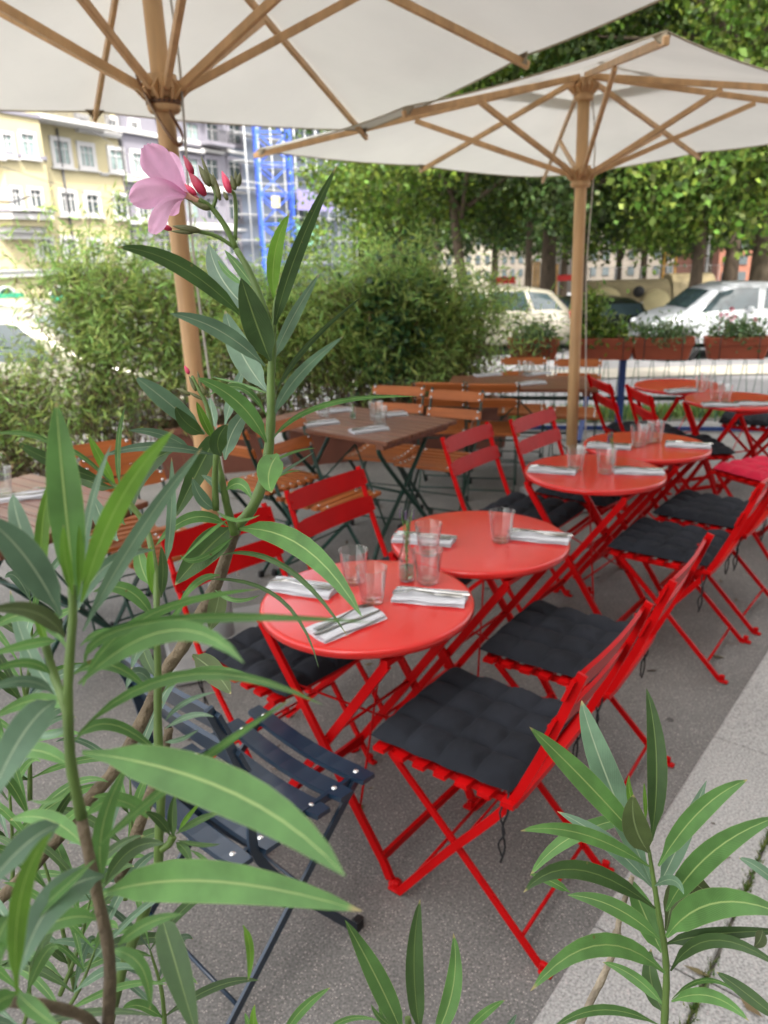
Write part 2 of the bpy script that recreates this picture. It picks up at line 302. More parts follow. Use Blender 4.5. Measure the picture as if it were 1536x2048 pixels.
g = MB(); g.add([(.6, 7.5, .01), (14, 7.0, .01), (14, 9.0, -.33), (.6, 9.2, -.335)], [(0, 1, 2, 3)]); struct(g, 'verge', M['lawn'])
# kerb and granite slabs along the right, each stone its own piece
M['joint'] = mat('joint_sand', (.13, .12, .10), .95, noise=.35, nscale=40, bump=.5)
kerb = bpy.data.objects.new('granite_pavement', None); COL.objects.link(kerb); kerb['kind'] = 'structure'
K0 = Vector((.31, 1.25, 0)); KU = Vector((math.cos(R(51.2)), math.sin(R(51.2)), 0)); KV = Vector((KU.y, -KU.x, 0))
kerb.location = K0; kerb.rotation_euler = (0, 0, R(51.2))
vrow = 0
bed = MB(); bed.box((3.5, -1.6, .011), (11, 3.16, .022)); bed.build('bed', M['joint'], kerb)
for r_, (wd, ln, off) in enumerate(((.27, 1.0, .42), (.34, .78, .1), (.34, .78, .5), (.34, .78, .2), (.5, .78, .6), (.5, .78, .1))):
    u = -2.+off
    while u < 8:
        q = MB(); jit = random.uniform(-.002, .002); l_ = ln*random.uniform(.92, 1.08)
        q.box((u+l_/2, -(vrow+wd/2), .016+jit), (l_-.006, wd-.008, .034), bev=.004)
        st = q.build('stone', M['granite'], kerb); u += l_
    vrow += wd
moss = MB()
for i in range(1500):
    row = random.choice([.27, .27, .27, .27, .61]); u = random.choice([.62, .9, 1.0, 1.12, 1.3, 1.6, 2.1, .25])+random.gauss(0, .07)
    c = Vector((u, -row+random.gauss(0, .0075), .027)); a = random.uniform(0, 2*PI); h = random.uniform(.008, .026)
    d = Vector((math.cos(a), math.sin(a), 0))*.003; e = Vector((random.gauss(0, .008), random.gauss(0, .008), h))
    moss.add([c-d, c+d, c+d*.3+e], [(0, 1, 2)])
mo = moss.build('moss', M['grass'], kind='stuff'); mo.location = K0; mo.rotation_euler = (0, 0, R(51.2))
mo['label'] = 'green moss and small weeds in the joint between the granite slabs'; mo['category'] = 'moss'

lit = MB()
for i in range(150):
    x, y = random.uniform(-1.6, 3.0), random.uniform(1.0, 6.5); a = random.uniform(0, 6.3); l = random.choice([.006, .008, .012, .018, .03]); w__ = l*random.uniform(.25, .5); d = Vector((math.cos(a), math.sin(a), 0)); e = Vector((-d.y, d.x, 0)); c = Vector((x, y, .0015))
    if (c-K0).dot(KV) > -.02: c.z = .036
    lit.add([c-d*l, c-d*l*.2+e*w__+Vector((0, 0, l*.15)), c+d*l+Vector((0, 0, l*.2)), c-d*l*.1-e*w__], [(0, 1, 2, 3)])
li_ = lit.build('fallen_leaves', M['dryleaf'], kind='stuff'); li_['label'] = 'crumbs and tiny dry leaves scattered over the asphalt and kerb'; li_['category'] = 'litter'
# ---------------------------------------------------------------- chairs
def catmull(pts, n=5):
    pts = [Vector(p) for p in pts]; q = [pts[0]*2-pts[1]]+pts+[pts[-1]*2-pts[-2]]; out = []
    for i in range(1, len(q)-2):
        a, b, c, d = q[i-1:i+3]
        for k in range(n):
            t = k/n; out.append(.5*((2*b)+(c-a)*t+(2*a-5*b+4*c-d)*t*t+(3*b-a-3*c+d)*t**3))
    return out+[pts[-1]]
def slat_mb(x0, x1, y, z, dep, th, dip=0., pitch=0., n=8, along='x'):
    mb = MB(); vs = []; fs = []
    cp, sp_ = math.cos(pitch), math.sin(pitch)
    for i in range(n+1):
        t = i/n; x = x0+(x1-x0)*t; e = min(i, n-i); sh = .80 if e == 0 else 1.
        zz = -dip*math.sin(PI*t)
        for a, b in ((-1, -1), (-.92, 1), (.92, 1), (1, -1)):
            yy = a*dep/2*sh; zb = b*th/2
            vs.append((x, y+yy*cp-zb*sp_-(0 if not pitch else zz*.0), z+yy*sp_+zb*cp+(zz if not pitch else 0)))
            if pitch: vs[-1] = (vs[-1][0], vs[-1][1]+zz, vs[-1][2])
    for i in range(n):
        for k in range(4): fs.append((i*4+k, i*4+(k+1) % 4, i*4+4+(k+1) % 4, i*4+4+k))
    fs += [(3, 2, 1, 0), tuple(n*4+k for k in range(4))]; mb.add(vs, fs); return mb
def rivets(spots, r=.006, nrm=(0, 0, 1)):
    mb = MB(); nrm = Vector(nrm).normalized(); a = nrm.orthogonal().normalized(); b = nrm.cross(a)
    for c in spots:
        c = Vector(c); vs = []
        for rr, h in ((r, 0), (r*.7, r*.45)):
            for k in range(8): vs.append(c+(a*math.cos(k*PI/4)+b*math.sin(k*PI/4))*rr+nrm*h)
        vs.append(c+nrm*r*.6)
        mb.add(vs, [(k, (k+1) % 8, 8+(k+1) % 8, 8+k) for k in range(8)]+[(8+k, 8+(k+1) % 8, 16) for k in range(8)], True)
    return mb
def make_chair(name, label, fm, sm, kind, group):
    t = thing(name, label, 'chair', group=group); hw = .20 if kind != 'wood' else .168; kw = hw/.2
    up_ = kind == 'blue'; yt = -.215 if up_ else -.33; YB = [-.145, -.165, yt] if up_ else [-.225, -.28, yt]
    for s in (-1, 1):
        f = MB(); f.strip(catmull([(s*hw, .145, .0), (s*hw, -.01, .215), (s*hw, -.165 if not up_ else -.135, .42), (s*hw, YB[0], .54), (s*hw, YB[1], .68), (s*hw, yt, .825)], 4), .008, .021, (s, 0, 0)); f.build('side_frame', fm, t)
        f = MB(); f.strip([(s*(hw-.012), -.275, 0), (s*(hw-.012), -.05, .225), (s*(hw-.012), .165, .435)], .008, .019, (s, 0, 0)); f.build('leg', fm, t)
        f = MB(); f.bar((s*(hw-.022), -.19, .432), (s*(hw-.022), .185, .438), .01, .02); f.build('seat_rail', fm, t)
    f = MB(); f.tube([(-hw, .108, .055), (hw, .108, .055)], .0055, 6); f.build('stretcher', fm, t)
    f = MB(); f.tube([(-hw+.01, -.215, .062), (hw-.01, -.215, .062)], .0055, 6); f.build('stretcher', fm, t)
    f = MB(); f.tube([(-hw, -.03, .232), (hw, -.03, .232)], .004, 6)
    f.build('cross_rod', fm, t); f = MB(); f.tube([(-hw, -.16, .405), (hw, -.16, .405)], .006, 6); f.build('cross_rod', fm, t)
    for s in (-1, 1):
        for y, dy in ((.15, 1), (-.28, -1)):
            f = MB()
            if kind == 'red':
                f.box((s*(hw-.004), y+dy*.006, .006), (.022, .034, .01), bev=.003); f.box((s*(hw-.004), y, .018), (.014, .02, .03), bev=.003); f.build('foot', fm, t)
            else:
                f.box((s*(hw-.006), y-dy*.004, .018), (.022, .032, .036), bev=.005); f.build('foot', M['black'], t)
    ns = {'red': 7, 'blue': 6, 'wood': 7}[kind]; dp = {'red': .042, 'blue': .050, 'wood': .044}[kind]
    th = .012 if kind != 'wood' else .018; top = .452
    sp = []
    for i in range(ns):
        y = .178-i*(.36/(ns-1)); dip = {'red': .004, 'blue': .020, 'wood': 0}[kind]
        if kind == 'wood': dip = 0
        zz = top-(.010*math.sin(PI*i/(ns-1)) if kind != 'red' else 0)
        mb = slat_mb(-.222*kw, .222*kw, y, zz, dp, th, dip)
        o = mb.build('seat_slat', sm, t)
        if kind != 'red': sp += [(s*.178*kw, y, zz-dip*.3+th/2) for s in (-1, 1)]
    for zc in (.785, .680):
        yy = np.interp(zc, [.54, .68, .825], YB)+.010
        mb = slat_mb(-.215*kw, .215*kw, yy, zc, .072 if kind != 'wood' else .062, .009 if kind != 'wood' else .014, .012 if kind != 'wood' else .006, pitch=PI/2+.36)
        mb.build('back_slat', sm, t)
        if kind == 'wood':
            nn = Vector((0, math.cos(.36), math.sin(.36)))
            for sgn in (1, -1):
                k = [(s*.192*kw, yy+sgn*.009+dz*-.36, zc+dz+sgn*.003) for s in (-1, 1) for dz in (-.018, .018)]
                rivets(k, .008, nn*sgn).build('rivets', M['rivet'], t, kind='stuff')
        elif kind == 'red':
            k = [(s*.2, yy+.007, zc) for s in (-1, 1)]; rivets(k, .005, (0, 1, .3)).build('rivets', fm, t, kind='stuff')
    if sp: rivets(sp, .0075).build('rivets', M['rivet'], t, kind='stuff')
    if kind == 'blue':
        for s in (-1, 1):
            f = MB(); f.tube([(s*(hw-.02), -.06, .23), (s*(hw-.035), -.06, .23)], .011, 8); f.build('pivot_bolt', M['rivet'], t)
    return t
def cushion_mesh(m=None):
    mb = MB(); W = .40; D = .395
    def H(u, v):
        e = min(u, 1-u, v, 1-v); edge = min(1, e/.06)**.5
        puff = (abs(math.sin(PI*4*u))*abs(math.sin(PI*4*v)))**.48
        return edge, puff
    def topf(u, v):
        uu = (u+.0); e, p = H(u, v); bulge = .010*math.sin(PI*4*v)*0
        sag = .006*math.sin(3.1*u+1)*math.sin(2.7*v)
        cr = .0016*math.sin(37*u+11*math.sin(9*v))*math.sin(29*v)
        sx = 1+.018*math.sin(PI*v)-.01*math.sin(8*PI*v+1); return ((u-.5)*W*(sx), (v-.5)*D*(1+.015*math.sin(PI*u)), .012+e*(.010+.020*p)+sag*e+cr*e)
    def bot(u, v):
        p = topf(u, v); e, q = H(u, v); return (p[0], p[1], .012-.011*e)
    mb.grid(topf, 48, 48); mb.grid(lambda u, v: bot(1-u, v), 24, 24)
    return mb
def make_cushion(label, m, name='seat_cushion'):
    t = thing(name, label, 'cushion', group='charcoal cushions on the red chairs')
    cushion_mesh().build('pad', m, t)
    for s in (-1, 1):
        c = MB(); x = s*.2
        c.tube(catmull([(s*.17, -.18, .012), (s*.205, -.195, .0), (s*.216, -.2, -.03), (s*.221, -.19, -.075), (s*.214, -.195, -.13), (s*.219, -.187, -.175)], 3), .0028, 5)
        c.tube(catmull([(s*.205, -.195, .0), (s*.226, -.185, -.03), (s*.226, -.198, -.08), (s*.223, -.182, -.12), (s*.209, -.185, -.165)], 3), .0025, 5)
        c.build('tie', M['cord'], t)
    return t
FACE_L = R(141-90)        # chairs on the right of the row look to the upper left
FACE_R = R(-39-90)
redc = make_chair('folding_chair', 'x', M['red'], M['red'], 'red', 'red folding chairs along the round tables')
cush = make_cushion('x', M['cushion'])
def put_chair(i, x, y, face, label, clabel, cushion=True, rz=0, cm=None):
    global redc, cush
    a = face-PI/2
    if i == 0: redc.location = (x, y, 0); redc.rotation_euler = (0, 0, a); redc['label'] = label
    else: copy_tree(redc, (x, y, 0), a, label)
    if clabel:
        fx, fy = math.cos(face), math.sin(face); cx, cy = x+fx*.022, y+fy*.022
        if i == 0: cush.location = (cx, cy, .458); cush.rotation_euler = (0, 0, a+rz); cush['label'] = clabel
        else: copy_tree(cush, (cx, cy, .458), a+rz, clabel)
bpy.context.view_layer.update()
CH = [(.245, 1.70, 143, 'red metal folding chair nearest the camera, at the right of the first red table', 'charcoal quilted cushion on the red chair nearest the camera'),
 (.575, 2.135, 145, 'red folding chair second along the kerb side, behind the nearest red chair', 'charcoal quilted cushion on the second red chair of the kerb side'),
 (1.205, 2.96, 143, 'red folding chair third along the kerb side, right of the third round table', 'charcoal cushion on the third red chair of the kerb side'),
 (1.53, 3.35, 141, 'red folding chair fourth along the kerb side, cut by the right edge of the photo', 'charcoal cushion on the fourth red chair of the kerb side, near the photo edge'),
 (-.31, 2.15, -43, 'red folding chair left of the nearest red table, its back half hidden by oleander leaves', 'charcoal cushion on the red chair left of the nearest table, above the navy chair'),
 (.03, 2.61, -39, 'red folding chair with its back turned, left of the second red table', 'charcoal cushion mostly hidden under the second red table'),
 (.66, 3.40, -38, 'red folding chair left of the third red table with its cushion in view', 'charcoal cushion behind the second red table, left of the third'),
 (1.03, 3.74, -41, 'red folding chair left of the fourth red table, beside the wooden umbrella pole', 'charcoal cushion half under the third and fourth red tables'),
 (1.74, 5.0, 4, 'small red folding chair in front of the blue post, left of the farthest red tables', 'thin dark cushion on the red chair in front of the blue post'),
 (1.86, 4.56, 1, 'small red folding chair facing the far right red table, right of the blue post', 'thin dark cushion on the red chair facing the far right table'),
 (2.62, 5.28, 150, 'red folding chair at the far side of the farthest round table', 'thin dark cushion beneath the farthest red table tops'),
 (2.08, 3.98, 118, 'red folding chair with a crimson cushion at the right edge of the photo', None)]
for i, (x, y, f, l, cl) in enumerate(CH):
    put_chair(i, x, y, R(f), l, cl, rz=random.uniform(-.03, .03))
ck = thing('seat_cushion', 'crimson cushion on the red chair at the right edge of the photo', 'cushion', (2.08, 3.98, .458), R(28)); cushion_mesh().build('pad', M['pink'], ck)
bl = make_chair('folding_chair', 'navy blue folding chair with riveted slats and black rubber feet, behind the oleander', M['blue'], M['blue'], 'blue', None)
if 'group' in bl: del bl['group']
bl.location = (-.335, 1.545, 0); bl.rotation_euler = (0, 0, R(46-90))
wc = make_chair('folding_chair', 'x', M['green'], M['wood'], 'wood', 'wooden slatted folding chairs with green steel frames')
WC = [(.0, 4.68, -112, 'wooden folding chair behind the large wooden table, left of the pair'),
 (.32, 4.46, -118, 'wooden folding chair behind the large wooden table, right of the pair'),
 (-.28, 3.78, -45+8, 'wooden folding chair with its riveted seat in view behind a red chair back'),
 (-1.22, 3.28, -45-15, 'left one of the two wooden chairs behind the wooden table at the left edge'),
 (-.98, 3.12, -50, 'right one of the two wooden chairs near the wooden table at the left edge'),
 (1.10, 5.92, -100, 'wooden folding chair at the far side of the back table, left of the umbrella pole'),
 (1.46, 5.74, -106, 'wooden folding chair at the far side of the back table, right of the umbrella pole'),
 (.78, 5.28, 80, 'wooden folding chair turned away from the camera at the near side of the back table'),
 (.45, 5.38, 78, 'wooden folding chair turned away at the left end of the back table, before the hedge'),
 (-.62, 4.12, 51, 'wooden folding chair at the left front side of the large wooden table')]
for i, (x, y, f, l) in enumerate(WC):
    if i == 0: wc.location = (x, y, 0); wc.rotation_euler = (0, 0, R(f-90)); wc['label'] = l
    else: copy_tree(wc, (x, y, 0), R(f-90), l)

# ---------------------------------------------------------------- tables
TABLES = [(-.054, 1.966, 'nearest round red metal table with three napkins and two tumblers'),
 (.3215, 2.433, 'second round red table, behind the nearest one, with a napkin at each side'),
 (.9236, 3.225, 'third round red table from the camera, with two tumblers and a lavender vase'),
 (1.30, 3.675, 'fourth round red table from the camera, left of the crimson cushion'),
 (2.23, 4.78, 'round red table set with two napkins near the right edge of the photo'),
 (2.09, 5.36, 'farthest round red table, just before the grass verge')]
def make_round():
    t = thing('round_table', 'x', 'table', group='round red metal bistro tables'); r = .3
    mb = MB(); mb.lathe([(0, .7095), (.12, .7096), (.285, .7096), (.2935, .709), (.2985, .7065), (.3, .702), (.3, .690), (.298, .688), (.296, .69), (.294, .703), (0, .7035)], 72); mb.build('table_top', M['redtop'], t)
    for su in (-1, 1):
        a = MB(); x = su*.205
        a.strip([(x, .225, .012), (x, .205, .055), (x, -.215, .66)], .012, .026, (1, 0, 0)); a.build('leg', M['red'], t)
        x = su*.185
        a = MB(); a.strip([(x, -.235, .012), (x, -.21, .055), (x, .215, .66)], .012, .026, (1, 0, 0)); a.build('leg', M['red'], t)
    for sv, hx in ((1, .205), (-1, .185)):
        a = MB(); a.bar((-hx, sv*.20, .072), (hx, sv*.20, .072), .012, .024); a.build('foot_bar', M['red'], t)
        a = MB(); a.bar((-hx-.01, -sv*.215, .668), (hx+.01, -sv*.215, .668), .02, .016); a.build('top_rail', M['red'], t)
        for s in (-1, 1):
            a = MB(); a.lathe([(0, .0), (.019, .0), (.02, .008), (.012, .016), (0, .018)], 12, (s*hx, sv*.242, 0)); a.build('foot', M['red'], t)
    a = MB(); a.tube([(-.21, 0, .36), (.21, 0, .36)], .005, 6); a.tube([(-.2, -.1, .50), (.2, .12, .19)], .0035, 6); a.tube([(.2, -.1, .50), (-.2, .12, .19)], .0035, 6); a.build('brace_rod', M['red'], t)
    a = MB(); a.bar((-.12, -.23, .69), (-.12, .23, .69), .03, .012); a.bar((.12, -.23, .69), (.12, .23, .69), .03, .012); a.build('bracket', M['red'], t)
    return t
rt = make_round(); bpy.context.view_layer.update()
for i, (x, y, l) in enumerate(TABLES):
    a = R(231) if i < 4 else R(200)
    if i == 0: rt.location = (x, y, 0); rt.rotation_euler = (0, 0, a); rt['label'] = l
    else: copy_tree(rt, (x, y, -.001*(i % 2)), a, l)
def make_rect(name, label, loc, rz, L_, W_, n=9):
    t = thing(name, label, 'table', loc, rz, 'wooden slatted tables with green steel legs')
    bw = W_/n
    for i in range(n):
        b = MB(); b.box((0, -W_/2+bw*(i+.5), .728), (L_-(.0), bw-.005, .024), bev=.003); b.build('board', M['woodtop'], t)
    for s in (-1, 1):
        b = MB(); b.box((s*(L_/2-.07), 0, .7), (.05, W_-.06, .03)); b.build('batten', M['woodtop'], t)
        for q in (-1, 1):
            b = MB(); x = s*L_*.36
            b.tube(catmull([(x+q*.012, q*W_*.42, .0), (x+q*.012, q*W_*.36, .12), (x+q*.012, 0, .38), (x+q*.012, -q*W_*.33, .62), (x+q*.012, -q*W_*.36, .69)], 4), .0125, 7); b.build('leg', M['green'], t)
        b = MB(); b.tube([(s*L_*.36, 0, .37), (0, 0, .37)], .008, 6); b.tube([(s*L_*.36, .25*W_, .2), (0, 0, .60)], .006, 6); b.build('brace', M['green'], t)
    return t
make_rect('wooden_table', 'large slatted wooden table in front of the bamboo hedge, laid with napkins', (-.155, 4.285, 0), R(141), .97, .64)
make_rect('wooden_table', 'slatted wooden table at the back, beside the umbrella pole', (1.0, 5.48, 0), R(-10), 1.02, .60)
make_rect('wooden_table', 'slatted wooden table cut off by the left edge, behind the oleander', (-1.42, 2.83, 0), R(-35), .80, .62)

# ---------------------------------------------------------------- things on the tables
def make_napkin():
    t = MB(); W = .092; D = .205
    def layer(z, s, k):
        def f(u, v):
            x = (u-.5)*W*s+.0015*math.sin(9*v+k); y = (v-.5)*D*(s)+.002*math.sin(7*u+k*2); e = min(u, 1-u)/.08; e = min(1, e)
            return (x, y, z+.0055*math.sqrt(max(0, 1-(1-e)**2))+.0011*math.sin(11*v+5*u+k*3)+.0008*math.sin(31*u+k))
        def g_(u, v): p = f(1-u, v); return (p[0], p[1], z)
        t.grid(f, 12, 16); t.grid(g_, 12, 16)
        for v in (0, 1):
            vs = []
            for i in range(13): p = f(i/12, v); vs += [p, (p[0], p[1], z)]
            t.add(vs, [(2*i, 2*i+1, 2*i+3, 2*i+2) for i in range(12)])
    layer(0, 1, 0); layer(.0042, .97, 1.3); layer(.0084, .985, 2.1)
    return t
nap_mesh = make_napkin()
def prof_blade(pts, th, z0, zf):
    mb = MB(); n = len(pts); vs = []
    for x0, x1, y in pts: z = zf(y); vs += [(x0, y, z), (x1, y, z), (x1*.8+x0*.2, y, z+th), (x0*.8+x1*.2, y, z+th)]
    fs = [(i*4+k, i*4+4+k, i*4+4+(k+1) % 4, i*4+(k+1) % 4) for i in range(n-1) for k in range(4)]+[(0, 1, 2, 3), tuple((n-1)*4+k for k in (3, 2, 1, 0))]
    mb.add(vs, fs); return mb
def fork_mb():
    zf = lambda y: .001+.010*max(0, 1-abs(y-.045)/.06)+.003*math.cos(12*y)
    mb = prof_blade([(-.009, .009, -.098), (-.009, .009, -.07), (-.0045, .0045, -.02), (-.003, .003, .03), (-.006, .006, .045), (-.011, .011, .058)], .0025, 0, zf)
    for k in range(4):
        x = -.0095+k*.00633; q = prof_blade([(x-.0014, x+.0014, .056), (x-.0014, x+.0014, .08), (x-.0007, x+.0007, .1)], .002, 0, zf); mb.add(q.v, q.f)
    return mb
def knife_mb():
    zf = lambda y: .001
    return prof_blade([(-.007, .007, -.105), (-.008, .008, -.08), (-.005, .005, -.01), (-.004, .005, 0), (-.004, .009, .03), (-.004, .0085, .08), (-.002, .005, .1), (0, .001, .108)], .0028, 0, zf)
NP = {}
def place_setting(x, y, z, face, where, cut=True, both=True):
    """napkin with fork and knife on it; face = direction of the long side"""
    def mk(key, mbf, m, name, lab, cat, off, zz, dr):
        if key not in NP: NP[key] = mbf().build(name, m); o = NP[key]
        else: o = NP[key].copy(); COL.objects.link(o)
        a = face-PI/2; ox, oy = off; o.location = (x+ox*math.cos(a)-oy*math.sin(a), y+ox*math.sin(a)+oy*math.cos(a), zz); o.rotation_euler = (0, 0, a+dr)
        tag(o, lab, cat, {'napkin': 'folded white napkins on the tables', 'fork': 'forks on the napkins', 'knife': 'knives on the napkins'}[name])
    mk('n', lambda: nap_mesh, M['napkin'], 'napkin', 'folded white napkin '+where, 'napkin', (0, 0), z, 0)
    if cut:
        mk('f', fork_mb, M['steel'], 'fork', 'steel fork lying on the napkin '+where, 'fork', (-.012, .004), z+.0148, .05)
        mk('k', knife_mb, M['steel'], 'knife', 'steel knife lying on the napkin '+where, 'knife', (.016, -.006), z+.0148, -.04)
ZT = .710
for px, py, a, wh in [(606, 1172, 158, 'at the left of the nearest red table'), (692, 1243, 40, 'at the front edge of the nearest red table'), (860, 1190, 166, 'at the right of the nearest red table'),
                      (848, 1075, 162, 'at the left of the second red table'), (1078, 1070, 160, 'at the right of the second red table'),
                      (1105, 938, 160, 'at the left of the third red table'), (1277, 940, 168, 'at the right of the third red table'),
                      (1218, 890, 162, 'at the left of the fourth red table'), (1376, 888, 160, 'at the right of the fourth red table'),
                      (1362, 780, 10, 'on the farthest red table'), (1440, 808, 170, 'at the left of the far right red table'), (1505, 806, 172, 'at the right of the far right red table')]:
    p = G(px, py, ZT+.01); place_setting(p.x, p.y, ZT, R(a), wh)
for px, py, a, wh in [(640, 845, 25, 'at the front left of the large wooden table'), (738, 858, 25, 'at the front of the large wooden table'), (668, 820, 20, 'at the back left of the large wooden table'), (778, 828, 20, 'at the back right of the large wooden table'),
                      (1062, 765, 20, 'on the near side of the back wooden table'), (975, 748, 20, 'on the left of the back wooden table'), (1075, 746, 20, 'on the far side of the back wooden table'), (48, 990, 20, 'on the wooden table at the left edge')]:
    p = G(px, py, .75); place_setting(p.x, p.y, .7405, R(a), wh)
tum = [None]
def tumbler_mb():
    mb = MB(); mb.lathe([(0, .0), (.026, .0), (.0285, .002), (.0295, .01), (.0395, .088), (.0400, .0895), (.0388, .0895), (.0383, .088), (.0283, .014), (.024, .0115), (0, .0105)], 40); return mb
def tumbler(px, py, lab, z=ZT, sc=1.):
    p = G(px, py, z)
    if not tum[0]: o = tumbler_mb().build('drinking_glass', M['glass']); tum[0] = o
    else: o = tum[0].copy(); COL.objects.link(o)
    o.location = (p.x, p.y, z+.0005); o.rotation_euler = (0, 0, random.random()*6); o.scale = (1.1*sc, 1.1*sc, 1.16*sc)
    tag(o, lab, 'glass', 'clear drinking glasses on the tables')
for a in [(709, 1165, 'clear tumbler at the back of the nearest red table'), (745, 1204, 'clear tumbler at the middle of the nearest red table, behind the front napkin'), (856, 1165, 'clear tumbler right of the lavender bottle on the nearest red table'),
          (857, 1108, 'clear tumbler at the left edge of the second red table, before its napkin'), (1002, 1082, 'clear tumbler at the right of the second red table'),
          (1150, 940, 'clear tumbler beside the left napkin of the third red table'), (1210, 946, 'clear tumbler in the middle of the third red table, by the vase'),
          (1276, 893, 'left one of the three tumblers on the fourth red table'), (1290, 886, 'middle one of the three tumblers on the fourth red table'), (1309, 884, 'right one of the three tumblers on the fourth red table'),
          (1432, 798, 'left one of the tumblers on the far right red table'), (1448, 803, 'right one of the tumblers on the far right red table'), (1412, 776, 'clear tumbler on the farthest red table'), (1402, 783, 'clear tumbler at the front of the farthest red table')]: tumbler(*a)
for px, py, l in [(760, 850, 'clear tumbler at the front of the large wooden table'), (752, 840, 'clear tumbler behind another on the large wooden table'), (648, 832, 'clear tumbler at the left of the large wooden table'), (1056, 752, 'clear tumbler on the back wooden table'), (1046, 750, 'second clear tumbler on the back wooden table'), (8, 985, 'clear tumbler on the table at the left edge')]: tumbler(px, py, l, .7405)
def bottle(px, py, z, lab, h=.145, r=.024, flowers=True):
    p = G(px, py, z); t = thing('flower_vase', lab, 'vase', (p.x, p.y, z+.0005), 0, 'small bottle vases with a sprig')
    mb = MB(); mb.lathe([(0, 0), (r*.9, 0), (r, .004), (r, h*.45), (r*.93, h*.55), (r*.5, h*.78), (r*.46, h*.97), (r*.56, h), (r*.44, h), (r*.36, h*.95), (r*.4, h*.78), (r*.83, h*.55), (r*.9, h*.45), (r*.9, .008), (0, .006)], 28); mb.build('bottle', M['glass'], t)
    mb = MB(); mb.lathe([(0, .008), (r*.86, .009), (r*.86, h*.30), (0, h*.30)], 20); mb.build('water', M['waterg'], t)
    for k in range(5):
        a = random.uniform(0, 6.28); q = random.uniform(.008, .026); H = h*random.uniform(1.2, 1.55)
        top = Vector((math.cos(a)*q, math.sin(a)*q, H)); mb = MB()
        mb.tube(catmull([(0, 0, .01), (math.cos(a)*q*.2, math.sin(a)*q*.2, h*.9), top], 3), .0011, 5)
        for j in range(12):
            zz = h*.2+j*h*.095; b = random.uniform(0, 6.28); c = top*(zz/H)*Vector((.6, .6, 1)).x; c = Vector((top.x*(zz/H)**2, top.y*(zz/H)**2, zz)); d = Vector((math.cos(b), math.sin(b), 1.3))*.016*(.6 if zz < h else 1); sd_ = Vector((-math.sin(b), math.cos(b), 0))*.0022
            mb.add([c, c+d*.5+sd_, c+d, c+d*.5-sd_], [(0, 1, 2, 3)])
        st = mb.build('sprig', M['sprig'], t)
        mb = MB()
        for j in range(9):
            zz = H-.002-j*.0035; c = Vector((top.x, top.y, zz)); a2 = j*2.4
            mb.box(c+Vector((math.cos(a2), math.sin(a2), 0))*.0018, (.0036, .0036, .0042), Matrix.Rotation(a2, 3, 'Z'))
        mb.build('flower_spike', M['lav'], st)
    return t
M['lav'] = mat('lavender', (.13, .09, .17), .8, noise=.3, nscale=80)
M['waterg'] = mat('greenish_water', (.45, .75, .6), .05); M['waterg'].node_tree.nodes['Principled BSDF'].inputs['Transmission Weight'].default_value = .9
bottle(814, 1160, ZT, 'small clear bottle with lavender sprigs in the middle of the nearest red table')
bottle(1224, 928, ZT, 'small bottle with lavender between the third and fourth red tables', .10, .016)
bottle(706, 838, .7405, 'small green bottle in the middle of the large wooden table', .10, .018)

